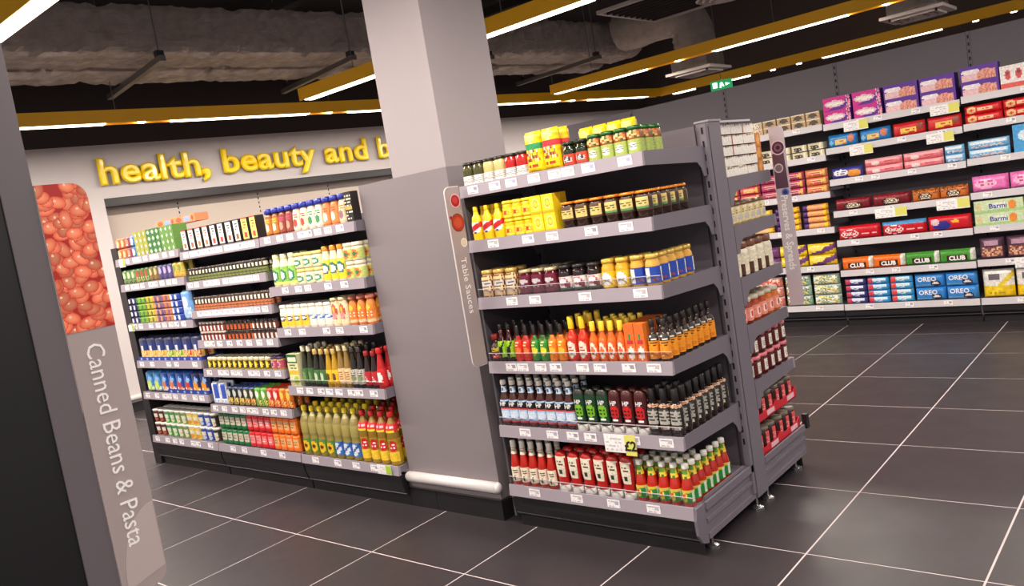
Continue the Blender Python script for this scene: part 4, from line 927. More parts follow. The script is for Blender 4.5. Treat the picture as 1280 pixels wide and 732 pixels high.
bo = [vessel(.290, .0355, 'oil', [(0, (150, 132, 44)), (.34, (146, 132, 70)), (.46, (168, 154, 86)), (.68, (140, 126, 66)), (.8, (180, 168, 110))], (.90, (246, 216, 40), .46), (.08, .34, l, sh), ex=2.4) for l, sh in (
    ((90, 140, 50), [('e', .1, .45, .62, .42, (246, 190, 30)), ('e', .1, .45, .26, .20, (90, 50, 24))]), ((60, 120, 196), [('e', 0, .5, .6, .4, (226, 232, 240)), ('d', 0, .5, .5, .1, (40, 80, 170))]))]
block('cooking_oil_bottle', bo, 'bottle', ['clear cooking oil bottle with sunflower label', 'clear cooking oil bottle with blue label'], L, 'yellow-capped cooking oil bottles', -4.112, 7, .0765, y, z, rows=4, dy=.085)
ro = vessel(.285, .033, 'oil', [(0, (176, 140, 30)), (.42, (150, 116, 40)), (.66, (150, 110, 40))], (.90, (196, 28, 34), .5), (.08, .5, (176, 140, 34), [('r', -.5, 0, 1.1, .45, (240, 200, 50)), ('e', .3, .66, .6, .26, (206, 30, 40)), ('t', 0, .6, .6, .75, WH)]), lab2=(.62, .78, (220, 40, 50), [('t', -1, .2, 1, .8, (240, 200, 200)), ('r', -1, 0, 1, .14, (236, 220, 60))]), ex=2.4)
block('cooking_oil_bottle', ro, 'bottle', 'golden oil bottle with red sleeve and cap', L, 'red-capped cooking oil bottles', -3.575, 4, .0765, y, z, rows=4, dy=.08)

# ================================================================ herbs and spices bay
y = 2.642
L = 'top spice-bay shelf'; z = 1.5025
ct = [carton(.060, .06, .140, (WH if k != 4 else (240, 224, 120), [('r', -1, 0, 1, .10, (60, 44, 40)), ('e', 0, .28, .5, .14, c), ('t', -.6, .55, .6, .9, c2), ('r', -1, .94, 1, 1, c2)]), ((44, 36, 34), [])) for k, (c, c2) in enumerate((((190, 100, 60), (196, 60, 50)), ((206, 120, 60), (206, 80, 50)), ((196, 60, 50), (40, 40, 60)), ((140, 90, 60), (60, 60, 80)), ((206, 70, 60), (206, 60, 40))))]
for i_ in range(11):
    pass
block('stock_carton', ct, 'carton', ['white carton with brown print', 'white carton with orange print', 'white carton with red tomato print', 'white carton with grey print', 'pale yellow carton with red print'], L, 'pale cooking sauce cartons', -5.025, 10, .0895, y, z, rows=1)
def small(H, r, body, cap, lab, prof='shaker'): return vessel(H, r, prof, body, cap, lab, seg=10)
L = 'second spice-bay shelf'; z = 1.3065
sp1 = vessel(.088, .0185, 'jar', (56, 50, 30), (.84, (60, 50, 44), 1.0), (.10, .45, (120, 130, 70), [('t', -.8, .2, .8, .8, (60, 70, 40))], (12, 5)), lab2=(.55, .8, (226, 220, 206), [('r', -.25, 0, .25, 1, BK)], (12, 3)), seg=10)
block('spice_jar', sp1, 'jar', 'small herb jar with green label', L, 'small herb jars with green labels', -5.035, 22, .0408, y, z, rows=2, dy=.042)
L = 'third spice-bay shelf'; z = 1.1185
sp2 = vessel(.088, .0185, 'jar', (110, 60, 40), (.84, (76, 60, 54), 1.0), (.08, .42, (200, 120, 76), [('t', -.8, .2, .8, .8, (120, 60, 40))], (12, 5)), lab2=(.50, .8, (232, 226, 214), [('r', -.3, 0, .3, 1, (40, 30, 26))], (12, 3)), seg=10)
block('spice_jar', sp2, 'jar', 'small spice jar with orange-brown label', L, 'small spice jars with orange-brown labels', -5.035, 22, .0408, y, z, rows=2, dy=.042)
L = 'fourth spice-bay shelf'; z = .9205
sp3 = [vessel(.060, .0185, 'jar', b, (.80, c, 1.0), (.08, .6, l, [('r', -.35, .1, .35, .9, c3)], (12, 5)), seg=10) for b, c, l, c3 in (((90, 40, 36), (206, 190, 180), (150, 50, 50), (236, 226, 220)), ((60, 34, 26), (50, 40, 40), (214, 100, 40), (40, 30, 26)), ((70, 40, 30), (40, 34, 34), (110, 50, 40), (226, 216, 206)))]
block('spice_jar', sp3, 'jar', ['tiny red spice jar with pale lid', 'tiny dark spice jar with orange label', 'tiny brown spice jar with black lid'], L, 'tiny stacked spice jars', -5.03, 20, .0448, y, z, rows=1, layers=2)
L = 'fifth spice-bay shelf'; z = .7315
sp4 = [vessel(.078, .027, 'jar', (206, 190, 80), (.80, c, .96), (.12, .72, l, [('e', 0, .5, .55, .42, c3), ('e', 0, .5, .25, .2, c4)]), seg=12) for c, l, c3, c4 in (((232, 222, 190), (60, 50, 30), (246, 206, 30), (250, 236, 150)), ((70, 40, 90), (190, 80, 100), (226, 150, 170), (90, 50, 100)))]
block('sauce_jar', [sp4[0]] * 4 + [sp4[1]], 'jar', ['small dark jar with round yellow label'] * 4 + ['small pink jar with purple lid'], L, 'small jars with round labels', -5.02, 14, .0612, y, z, rows=2)
L = 'sixth spice-bay shelf'; z = .4925
wb = pouch(.085, .045, .15, ((232, 236, 244), [('r', -.2, .3, .8, .9, (60, 90, 190)), ('t', -.7, .1, .7, .3, (150, 170, 220))]))
block('rice_bag', wb, 'bag', 'white and blue upright bag', L, 'white and blue bags', -5.035, 2, .092, y, z, rows=2)
gp = [pouch(.062, .04, .125, (bg, [('e', 0, .66, .6, .2, c), ('s', -.8, .05, .8, .45, [c2, bg, (236, 206, 120)]), ('r', -1, .9, 1, 1, c3)])) for bg, c, c2, c3 in (((40, 44, 40), (206, 210, 210), (206, 170, 60), (40, 60, 110)), ((60, 70, 46), (230, 230, 220), (214, 110, 40), (60, 80, 150)), ((100, 170, 60), (240, 240, 230), (60, 110, 50), (90, 160, 60)), ((206, 50, 40), (240, 230, 220), (220, 120, 50), (214, 60, 40)), ((226, 120, 40), (240, 210, 80), (196, 60, 30), (226, 130, 50)))]
block('sauce_sachet', gp, 'sachet', ['dark noodle sachet with round white badge', 'dark green sachet with orange picture', 'lime green sachet', 'red sachet', 'orange sachet'], L, 'upright sauce sachets', -4.85, 11, .0655, y, z, rows=3, dy=.05)
L = 'spice-bay base deck'; z = .2255
pk = [pouch(.060, .045, .105, (bg, [('r', -.8, .3, .8, .75, c), ('t', -.6, .35, .6, .7, c2), ('r', -1, .0, 1, .14, bg)])) for bg, c, c2 in (((30, 110, 60), (206, 200, 180), (70, 60, 60)), ((30, 110, 60), (206, 200, 180), (180, 60, 60)), ((214, 30, 36), (240, 150, 150), (206, 30, 40)), ((214, 30, 36), (236, 120, 120), WH), ((240, 116, 30), (236, 170, 110), (110, 80, 60)), ((240, 116, 30), (246, 180, 120), (60, 110, 60)))]
block('gravy_pouch', pk, 'pouch', ['green pouch with cream window', 'green pouch with red print', 'red pouch with pink window', 'red pouch with white print', 'orange pouch with brown print', 'orange pouch with green print'], L, 'small stacked pouches', -5.02, 13, .0675, y, z, rows=2, layers=2)

# ================================================================ packet mixes bay (far end)
L = 'top packet-mix shelf'; z = 1.5285
pm = [pouch(.068, .04, .075, (bg, [('e', 0, .55, .6, .3, c), ('t', -.7, .1, .7, .3, WH)]), nu=10, nv=10) for bg, c in (((206, 110, 60), (240, 200, 150)), ((150, 70, 90), (220, 150, 120)), ((60, 130, 190), (226, 230, 240)))]
block('packet_mix', pm, 'packet', ['orange-brown packet mix', 'plum-coloured packet mix', 'light blue packet mix'], L, 'coloured packet mixes', -5.965, 4, .074, y, z, rows=2, layers=2)
gb = [carton(.058, .10, .042, (c, [('e', 0, .5, .6, .35, c2), ('e', 0, .5, .35, .2, WH)])) for c, c2 in (((170, 166, 70), (90, 136, 60)), ((56, 116, 66), (150, 180, 120)), ((104, 150, 66), (60, 116, 60)))]
block('stuffing_box', gb, 'box', ['small yellow-green box', 'small dark green box', 'small light green box'], L, 'small green boxes', -5.665, 9, .0625, y, z, layers=4)
gb2 = carton(.26, .10, .05, ((236, 150, 100), [('e', -.6, .5, .3, .3, (220, 90, 60)), ('r', -.1, .1, .5, .9, (150, 170, 214)), ('e', .75, .5, .15, .3, (206, 70, 50))]))
block('flat_box', gb2, 'box', 'long flat orange box lying on green boxes', L, 'long orange boxes', -5.62, 2, .265, 2.80, 1.7005)
sp_ = vessel(.17, .030, 'shaker', (60, 120, 50), (.85, (60, 110, 60), .96), (.1, .8, (120, 160, 60), [('s', -1, 0, 1, 1, [(150, 176, 70), (90, 130, 60), (200, 190, 90)])]), mat_='plastic')
block('herb_tub', sp_, 'tub', 'green herb tub standing at the back', L, 'green herb tubs', -5.95, 5, .066, 2.80, z)
L = 'second packet-mix shelf'; z = 1.3455
pm2 = [pouch(.060, .045, .105, (bg, [('e', 0, .62, .55, .22, c), ('s', -.8, .08, .8, .38, [c2, bg])]), nu=10, nv=12) for bg, c, c2 in (((110, 150, 90), (206, 216, 180), (90, 60, 50)), ((90, 130, 70), (196, 60, 50), (220, 190, 120)), ((120, 110, 60), (226, 200, 140), (160, 70, 50)), ((84, 74, 130), (190, 180, 216), (60, 50, 100)), ((206, 180, 80), (120, 150, 70), (226, 130, 50)))]
block('packet_mix', pm2, 'packet', ['soft green packet', 'green packet with red spot', 'olive packet with cream spot', 'purple packet', 'mustard yellow packet'], L, 'upright packets on the second packet-mix shelf', -5.965, 13, .0675, y, z, rows=2, dy=.06)
L = 'third packet-mix shelf'; z = 1.0605
pm3 = [pouch(.056, .05, .046, (bg, [('e', 0, .5, .5, .35, c)]), nu=8, nv=8) for bg, c in (((36, 44, 96), (226, 226, 236)), ((130, 180, 60), (60, 120, 50)), ((206, 190, 60), (70, 110, 50)), ((120, 90, 130), (230, 150, 90)), ((206, 130, 80), (120, 70, 120)), ((50, 80, 170), (236, 236, 240)))]
block('stock_cube_box', pm3, 'box', ['navy little packet', 'lime little packet', 'yellow-green little packet', 'mauve little packet', 'orange little packet', 'royal blue little packet'], L, 'little stacked packets', -5.965, 12, .062, y, z, layers=4)
bb_ = pouch(.11, .06, .20, ((120, 170, 226), [('e', 0, .6, .6, .2, (226, 236, 246)), ('s', -.8, .1, .8, .4, [(150, 190, 236), (206, 226, 244)])]))
block('flour_bag', bb_, 'bag', 'tall light blue bag at the bay edge', L, 'tall light blue bags', -5.20, 1, .12, y, z)
def tray(name, lab, x0, x1, y0, y1, z, col, m='paper', h=.03, dots=None, cat='tray'):
    t = thing(name, lab, cat, ((x0 + x1) / 2, y0, z + .0005)); w_ = (x1 - x0) / 2; D = y1 - y0
    mb = MB(); mb.box(-w_, w_, 0, .002, 0, h, col); mb.box(-w_, w_, D - .002, D, 0, h, col); mb.box(-w_, -w_ + .002, .002, D - .002, 0, h, col); mb.box(w_ - .002, w_, .002, D - .002, 0, h, col); mb.box(-w_ + .002, w_ - .002, .002, D - .002, 0, .0015, col)
    mb.build('card_tray', M[m], t)
    if dots:
        mb = MB()
        k = int(2 * w_ / .09)
        for i in range(k):
            cx_ = -w_ + 2 * w_ * (i + .5) / k; n = 10; mb.quad([(cx_ + .014 * math.cos(2 * PI * a / n), -.0008, h / 2 + h * .3 * math.sin(2 * PI * a / n)) for a in range(n)], dots)
        mb.build('badge', M['paper'], t, kind='stuff')
    return t
L = 'fourth packet-mix shelf'; z = .7855
tray('display_tray', 'long blue card tray holding the dark-topped pasta bags', -5.975, -5.065, 2.642, 2.80, z, (44, 62, 160), dots=(170, 190, 230))
dbg = [pouch(.112, .06, .168, ((40, 56, 120), [('r', -1, 0, 1, .42, c), ('s', -.9, .05, .9, .4, [c, c2, (250, 226, 150)]), ('e', 0, .55, .35, .12, (226, 226, 236)), ('r', -1, .8, 1, 1, (46, 50, 84))])) for c, c2 in (((240, 206, 120), (226, 150, 70)), ((226, 216, 110), (110, 160, 60)), ((232, 190, 100), (206, 60, 50)))]
block('pasta_mix_bag', dbg, 'bag', ['dark blue bag with golden pasta', 'dark blue bag with green-flecked pasta', 'dark blue bag with red-flecked pasta'], L, 'dark blue bags in the upper blue tray', -5.96, 7, .127, y + .006, z + .003, rows=2, dy=.066)
L = 'fifth packet-mix shelf'; z = .5535
tray('display_tray', 'lower blue card tray holding the bright blue snack bags', -5.624, -5.065, 2.642, 2.80, z, (36, 56, 150), dots=(150, 180, 220))
dbl = [pouch(.100, .06, .150, (bg, [('e', 0, .36, .6, .2, c), ('e', .3, .62, .4, .14, (150, 190, 230)), ('s', -.8, .1, .8, .3, [c, c2, WH])])) for bg, c, c2 in (((60, 140, 206), (206, 226, 90), (150, 200, 120)), ((30, 90, 180), (214, 120, 60), (240, 226, 200)), ((30, 80, 170), (200, 60, 60), (230, 190, 90)), ((36, 50, 110), (240, 150, 40), (250, 190, 60)))]
block('snack_bag', dbl, 'bag', ['sky blue bag with lime print', 'blue bag with orange print', 'blue bag with red print', 'navy bag with orange pieces'], L, 'blue bags on the fifth packet-mix shelf', -5.96, 8, .111, y + .006, z + .003, rows=2, dy=.066)
L = 'packet-mix base deck'; z = .2255
pot = [vessel(.098, .038, 'pot', (232, 226, 216), (.92, (236, 232, 226), 1.04), (.05, .86, bg, [('r', -.6, .45, .6, .8, (226, 222, 210)), ('e', 0, .25, .6, .18, c)]), mat_='plastic', seg=12) for bg, c in (((90, 40, 36), (180, 90, 60)), ((70, 150, 80), (200, 220, 160)), ((120, 150, 80), (220, 220, 180)), ((236, 206, 90), (226, 150, 60)), ((50, 80, 170), (190, 200, 230)), ((56, 50, 46), (226, 210, 170)))]
block('instant_pot', pot, 'pot', ['maroon instant snack pot', 'green instant snack pot', 'sage green instant snack pot', 'yellow instant snack pot', 'blue instant snack pot', 'dark brown instant snack pot'], L, 'stacked instant snack pots', -5.96, 11, .0815, y, z, rows=2, layers=2)

# ================================================================ rear side of the gondola (seen end-on)
X0 = -1.60
def rear(name, pr, cat, desc, where, group, n, pitch, z, start=.05, **k):
    # runs away from the end post along +y; fronts turned towards the aisle end
    block(name, pr, cat, desc, where, group, 3.245 + start, n, pitch, -1.572, z, axis='y', rz=PI / 2, **k)
L = 'first rear shelf'
wc = carton(.115, .06, .041, ((242, 236, 228), [('s', -1, .88, 1, 1, [(150, 130, 120), (240, 232, 224), (110, 96, 90), (240, 232, 224)])]), ((196, 120, 70), []), ((200, 180, 160), []), res=.0055)
rear('honey_carton', wc, 'carton', 'white flat carton', L, 'white flat cartons stacked on the first rear shelf', 3, .118, 1.4255, layers=5, dz=.0465, rows=2)
oc2 = carton(.055, .06, .060, ((206, 120, 60), [('e', 0, .5, .6, .4, (230, 170, 90))]))
rear('honey_box', oc2, 'box', 'small amber box at the shelf tip', L, 'small amber boxes', 1, .06, 1.4255, start=.405, layers=3)
L = 'second rear shelf'
bj = vessel(.098, .031, 'jar', (206, 178, 120), (.86, (120, 90, 70), 1.0), (.10, .82, (232, 216, 170), [('t', -.8, .55, .8, .85, (150, 120, 80)), ('e', 0, .3, .5, .18, (190, 190, 200))]), seg=12)
rear('honey_jar', bj, 'jar', 'cream-label spread jar with dark lid', L, 'cream-label spread jars', 6, .066, 1.2155, rows=3, dy=.068)
L = 'third rear shelf'
cj3 = vessel(.155, .041, 'fatjar', (92, 52, 36), (.80, (128, 78, 58), .98), (.03, .78, (238, 228, 204), [('r', -.95, .0, -.5, .42, (92, 52, 34)), ('r', .6, .0, 1, .42, (92, 52, 34)), ('t', -.4, .6, .4, .8, (226, 216, 190))]), seg=14, ex=2.6)
rear('chocolate_spread_jar', cj3, 'jar', 'chocolate spread jar with brown lid', L, 'chocolate spread jars', 5, .087, .9855, rows=3, dy=.09, start=.03)
L = 'fourth rear shelf'
mj2 = [vessel(.118, .033, 'fatjar', c, (.84, (206, 196, 176), .92), (.12, .62, (240, 150, 130), [('r', -.5, .2, .5, .8, (244, 226, 214)), ('e', 0, .5, .25, .2, (206, 60, 60))]), seg=12, ex=2.8) for c in ((150, 50, 14), (176, 66, 14), (214, 110, 20))]
rear('marmalade_jar', mj2, 'jar', ['dark amber marmalade jar', 'amber marmalade jar', 'bright orange marmalade jar'], L, 'marmalade jars', 6, .074, .7725, rows=3, dy=.075, start=.03)
L = 'fifth rear shelf'
jm = vessel(.098, .034, 'jar', (84, 10, 16), (.84, (226, 120, 130), 1.06), (.15, .75, (96, 12, 18), [('r', -.45, .1, .45, .9, (236, 230, 220)), ('t', -.3, .2, .3, .8, (150, 130, 120))]), seg=12, lab2=(.86, .87, (240, 220, 220), []))
rear('jam_jar', jm, 'jar', 'dark red jam jar with pink lid', L, 'dark red jam jars', 6, .077, .5225, layers=2, rows=2, dy=.078, start=.03)
L = 'rear base deck'
rj = vessel(.108, .033, 'jar', (52, 14, 14), (.86, (120, 110, 96), .96), (.15, .80, (60, 16, 16), [('r', -.5, .0, .5, 1, (226, 84, 84)), ('t', -.4, .3, .4, .7, (240, 170, 170))]), seg=12)
for k, (zz, nm) in enumerate(((.186, 'lower'), (.338, 'upper'))):
    for q, (a, who) in enumerate(((3.268, 'next to the end post'), (3.501, 'at the outer end'))):
        t = thing('display_tray', 'red card tray of jam jars, ' + nm + ' one ' + who, 'tray', (-1.566, a, zz))
        mb = MB(); R2 = (206, 34, 52); mb.box(-.17, 0, 0, .232, 0, .002, R2); mb.prism([(0, 0), (.232, 0), (.232, .05), (.19, .034), (.05, .034), (0, .05)], 0, -.002, 0, R2)
        mb.box(-.17, -.002, 0, .002, .002, .05, R2); mb.box(-.17, -.002, .230, .232, .002, .05, R2); mb.box(-.17, -.168, .002, .230, .002, .05, R2); mb.build('card_tray', M['paper'], t)
        mb = MB(); mb.box(.0002, .001, .12, .20, .008, .03, (236, 190, 200)); mb.build('print', M['paper'], t)
        block('jam_jar', rj, 'jar', 'dark jar with red label', ('inner ' if q == 0 else 'outer ') + nm + ' red tray', 'jars in the ' + nm + ' red tray ' + who, a + .006, 3, .0735, -1.572, zz + .0025, rows=2, axis='y', rz=PI / 2, dy=.07)
        if k == 0:
            mb = MB(); mb.box(-.16, -.004, .01, .225, .148, .1495, (190, 40, 54)); mb.build('divider_card', M['paper'], t)

# ================================================================ biscuit wall
y = YB + .022
L = 'top shelf, left back bay'; z = 1.7125
cb = [carton(.115, .09, .058, (bg, [('e', 0, .5, .6, .35, c), ('t', -.7, .1, .7, .9, (90, 70, 60)), ('r', -1, .85, 1, 1, (236, 220, 196))]), (bg, [])) for bg, c in (((206, 180, 140), (236, 226, 206)), ((190, 160, 120), (80, 70, 60)))]
block('cracker_box', cb, 'box', ['beige cracker box with cream oval', 'tan cracker box with dark oval'], L, 'beige cracker boxes on the top back shelf', -3.42, 8, .125, y, z, layers=2)
L = 'second shelf, left back bay'; z = 1.4605
cb2 = carton(.125, .09, .052, ((214, 204, 170), [('e', -.2, .4, .6, .35, (60, 56, 46)), ('r', .5, 0, .8, 1, (236, 230, 206)), ('t', -.7, .3, .3, .6, (200, 190, 160))]))
block('cracker_box', cb2, 'box', 'cream cracker box with dark oval', L, 'cream cracker boxes', -3.42, 7, .144, y, z, layers=2, dz=.06)
L = 'third shelf, left back bay'; z = 1.1525
rp = [pouch(.185, .07, .066, (bg, [('r', -.6, .2, .6, .8, c), ('t', -.5, .3, .5, .7, c2), ('e', .75, .5, .15, .4, (240, 190, 90))]), horiz=True, nu=18, nv=8) for bg, c, c2 in (((206, 80, 90), (240, 150, 120), (240, 220, 120)), ((190, 70, 110), (236, 160, 140), (120, 50, 90)), ((226, 130, 90), (240, 190, 120), (200, 60, 80)))]
block('biscuit_roll', rp, 'biscuits', ['pink and red biscuit roll pack', 'magenta biscuit roll pack', 'salmon biscuit roll pack'], L, 'pink roll packs', -3.42, 5, .20, y, z, layers=3, dz=.068)
L = 'fourth shelf, left back bay'; z = .8545
rp2 = [pouch(.22, .06, .05, (bg, [('r', -.55, .15, .7, .85, c), ('r', -.95, 0, -.6, 1, (80, 40, 110)), ('e', .8, .5, .15, .5, YE)]), horiz=True, nu=18, nv=8) for bg, c in (((232, 160, 80), (240, 190, 130)), ((226, 140, 80), (236, 170, 110)))]
block('biscuit_roll', rp2, 'biscuits', ['orange roll pack with purple end', 'apricot roll pack with purple end'], L, 'orange roll packs', -3.42, 4, .245, y, z, layers=4, dz=.052)
L = 'fifth shelf, left back bay'; z = .5335
rp3 = [pouch(.24, .08, .095, (bg, [('d', .3, .4, .5, .25, (110, 60, 120)), ('e', -.3, .6, .5, .25, c)]), horiz=True, nu=18, nv=8) for bg, c in (((120, 60, 120), (226, 140, 150)), ((240, 206, 40), (250, 226, 110)))]
block('biscuit_pack', rp3, 'biscuits', ['plum-coloured biscuit pack', 'yellow biscuit pack with purple flash'], L, 'yellow and plum biscuit packs', -3.42, 4, .248, y, z, layers=2, dz=.095)
L = 'base deck, left back bay'; z = .1895
rp4 = [pouch(.225, .09, .088, (bg, [('s', -.9, .1, .9, .9, cs_), ('r', -1, .9, 1, 1, (220, 220, 216))]), horiz=True, nu=18, nv=10) for bg, cs_ in (((206, 90, 100), [(226, 120, 110), (200, 60, 80), (240, 200, 190), (150, 60, 70)]), ((226, 120, 110), [(236, 150, 130), (206, 70, 70), (240, 210, 190)]), ((150, 190, 160), [(190, 216, 200), (110, 160, 130), (240, 226, 120), (230, 236, 230), (120, 90, 80)]), ((170, 200, 170), [(200, 220, 206), (236, 206, 90), (110, 150, 130), (240, 240, 236)]))]
block('snack_bag', rp4, 'bag', ['red and pink snack bag', 'coral snack bag', 'mint green snack bag', 'mint and yellow snack bag'], L, 'mixed snack bags on the base deck', -3.42, 4, .25, y, z, layers=3, dz=.0885)
PU = (88, 34, 150); MG = (206, 30, 140)
L = 'top shelf, middle back bay'; z = 1.7025
mg = carton(.215, .12, .105, (MG, [('d', 0, .1, .5, .25, PU), ('e', -.15, .48, .75, .26, (226, 190, 200)), ('e', -.15, .48, .6, .14, (244, 236, 230)), ('r', .72, 0, 1, 1, (226, 120, 150)), ('s', .72, 0, 1, 1, [(226, 110, 150), (240, 190, 180), PU])]), (PU, []), (PU, []))
block('biscuit_box', mg, 'box', 'magenta and purple biscuit box', L, 'magenta biscuit boxes', -2.397, 2, .235, y, z, layers=2)
pb = carton(.245, .12, .105, (PU, [('e', .35, .32, .55, .36, (226, 150, 130)), ('s', -.1, 0, .85, .62, [(232, 170, 150), (200, 120, 110), (226, 150, 130)]), ('r', -.95, .0, -.1, .45, (232, 190, 196)), ('e', -.45, .62, .5, .18, (240, 230, 236)), ('r', .9, 0, 1, 1, PU), ('r', -1, .85, 1, 1, PU)]), (PU, []), (PU, []))
block('biscuit_box', pb, 'box', 'purple biscuit box with pink fingers', L, 'purple biscuit boxes', -1.922, 2, .262, y, z, layers=2)
L = 'top shelf, right back bay'; z = 1.7165
block('biscuit_box', pb, 'box', 'purple biscuit box with pink fingers', L, 'purple biscuit boxes on the right back bay', -1.372, 1, .25, y, z - .0, layers=2)
rw = carton(.235, .12, .165, ((240, 232, 230), [('r', -1, 0, 1, .22, (226, 90, 80)), ('e', -.6, .6, .16, .22, (214, 80, 80)), ('e', 0, .6, .16, .22, (214, 80, 80)), ('e', .6, .6, .16, .22, (214, 80, 80)), ('e', -.6, .66, .08, .08, (120, 60, 60)), ('e', 0, .66, .08, .08, (120, 60, 60)), ('e', .6, .66, .08, .08, (120, 60, 60))]))
block('cake_box', rw, 'box', 'white box with three red figures and red foot', L, 'white and red boxes', -1.115, 1, .24, y, z)
tb2 = vessel(.27, .032, 'tin', (40, 44, 90), (.94, (220, 220, 226), 1.02), (.03, .92, (40, 50, 110), [('e', 0, .3, .6, .12, (232, 190, 120)), ('e', 0, .55, .6, .1, (226, 150, 80)), ('e', 0, .8, .6, .1, (232, 196, 150)), ('r', -1, 0, 1, .12, (90, 170, 220))]), mat_='plastic')
block('crisp_tube', tb2, 'tube', 'tall dark blue crisp tube', L, 'tall crisp tubes', -.85, 6, .075, y, z)
L = 'second shelf, middle back bay'; z = 1.5035
bp = pouch(.235, .06, .105, ((30, 120, 190), [('r', -.45, .2, .35, .6, (232, 206, 130)), ('e', .62, .6, .22, .3, (206, 120, 90)), ('t', -.4, .25, .3, .55, (206, 120, 60)), ('e', -.75, .4, .12, .2, (120, 190, 230))]), horiz=True, nu=20, nv=10)
block('biscuit_pack', bp, 'biscuits', 'bright blue biscuit pack', L, 'bright blue biscuit packs', -2.395, 2, .255, y, z)
rd = pouch(.235, .06, .105, ((206, 36, 40), [('r', -.45, .2, .45, .6, (240, 200, 90)), ('t', -.4, .25, .4, .55, (206, 60, 40)), ('e', .68, .6, .2, .3, (150, 60, 40))]), horiz=True, nu=20, nv=10)
block('biscuit_pack', rd, 'biscuits', 'bright red biscuit pack', L, 'bright red biscuit packs', -1.885, 2, .25, y, z)
L = 'second shelf, right back bay'; z = 1.5105
rr2 = pouch(.245, .06, .066, ((214, 30, 36), [('e', -.6, .5, .24, .38, (240, 190, 130)), ('e', -.6, .5, .1, .16, (214, 60, 40)), ('r', -.25, .3, .55, .7, (240, 196, 150)), ('t', -.2, .3, .5, .7, (206, 40, 40))]), horiz=True, nu=22, nv=9)
block('biscuit_roll', rr2, 'biscuits', 'red roll pack with round biscuit print', L, 'red roll packs', -1.371, 4, .2515, y, z, layers=2, dz=.066)
L = 'third shelf, middle back bay'; z = 1.2435
wp = pouch(.25, .07, .09, ((60, 60, 150), [('e', -.35, .55, .45, .3, WH), ('e', .5, .4, .4, .35, (232, 150, 60)), ('t', -.6, .4, 0, .7, (80, 70, 150))]), horiz=True, nu=20, nv=10)
block('biscuit_pack', wp, 'biscuits', 'navy, white and orange biscuit pack', L, 'navy and orange packs', -2.395, 1, .26, y, z)
pp = pouch(.285, .06, .062, ((232, 120, 130), [('r', -1, .6, 1, .95, (244, 170, 176)), ('e', -.4, .42, .22, .3, (240, 214, 214)), ('t', -.1, .3, .6, .6, (206, 50, 70))]), horiz=True, nu=24, nv=9)
block('biscuit_roll', pp, 'biscuits', 'pink roll pack', L, 'pink roll packs on the third shelf', -2.125, 2, .295, y, z, layers=2, dz=.062)
lb = pouch(.27, .06, .066, ((120, 190, 230), [('r', -.9, .55, .9, .9, (220, 230, 240)), ('s', -.8, .1, .8, .45, [(90, 160, 220), (206, 226, 240), (226, 180, 170)])]), horiz=True, nu=22, nv=9)
block('biscuit_roll', lb, 'biscuits', 'pale blue and white roll pack', L, 'pale blue roll packs', -1.53, 1, .14, y, z, layers=1) if False else None
lb_s = pouch(.135, .06, .066, ((120, 190, 230), [('r', -.9, .55, .9, .9, (220, 230, 240)), ('s', -.8, .1, .8, .45, [(90, 160, 220), (206, 226, 240), (226, 180, 170)])]), horiz=True, nu=12, nv=9)
block('biscuit_roll', lb_s, 'biscuits', 'short pale blue roll pack', L, 'short pale blue roll packs', -1.532, 1, .14, y, z, layers=2, dz=.066)
L = 'third shelf, right back bay'; z = 1.2515
block('biscuit_roll', lb, 'biscuits', 'pale blue and white roll pack', L, 'pale blue roll packs', -1.372, 1, .28, y, z, layers=2, dz=.066)
lb3 = carton(.16, .08, .20, ((70, 160, 220), [('e', 0, .6, .6, .2, (220, 236, 246))]))
block('biscuit_box', lb3, 'box', 'tall sky blue box', L, 'tall sky blue boxes', -1.075, 4, .17, y, z)
L = 'fourth shelf, middle back bay'; z = .9785
def wafer(bg, bg2, txt, tm, W_=.285, H_=.095, lab=(236, 226, 200), ts_=.05):
    return pouch(W_, .07, H_, (bg, [('s', -.9, .65, .9, .95, [bg, bg2]), ('e', 0, .38, .5, .26, (50, 24, 20)), ('e', 0, .38, .44, .2, lab)]), horiz=True, nu=24, nv=10, text=(txt, ts_, 0, .40, tm, .001))
block('wafer_pack', wafer((120, 20, 34), (150, 40, 50), 'ROCKY', 'inkblack', ts_=.036), 'biscuits', 'maroon wafer pack lettered ROCKY', L, 'maroon wafer packs', -2.395, 2, .30, y, z)
block('wafer_pack', wafer((206, 110, 40), (120, 70, 30), 'ROCKY', 'inkblack', W_=.196, ts_=.03), 'biscuits', 'orange wafer pack lettered ROCKY', L, 'orange wafer packs', -1.793, 2, .200, y, z)
L = 'fourth shelf, right back bay'; z = .9955
pk2 = pouch(.24, .08, .12, ((236, 120, 190), [('e', -.2, .5, .6, .3, (246, 190, 220)), ('t', -.6, .4, .3, .65, (214, 60, 140))]), horiz=True, nu=20, nv=10)
block('marshmallow_bag', pk2, 'bag', 'bright pink wafer bag', L, 'bright pink bags', -1.372, 4, .25, y, z)
L = 'fifth shelf, middle back bay'; z = .7325
def kk_(bg2): return pouch(.33, .07, .115, ((200, 20, 36), [('r', -1, .72, 1, 1, bg2), ('e', -.42, .42, .42, .30, (240, 236, 232)), ('e', -.42, .42, .36, .24, (206, 24, 40)), ('t', .15, .3, .85, .5, (240, 200, 200))]), horiz=True, nu=28, nv=12, text=('KitKat', .038, -.42, .42, 'ink', .001))
block('wafer_pack', kk_((206, 26, 40)), 'biscuits', 'red wafer pack with white oval lettering', L, 'red wafer packs', -2.395, 1, .34, y, z)
block('wafer_pack', kk_((80, 150, 206)), 'biscuits', 'red wafer pack with a blue top edge', L, 'red and blue wafer packs', -2.045, 1, .34, y, z)
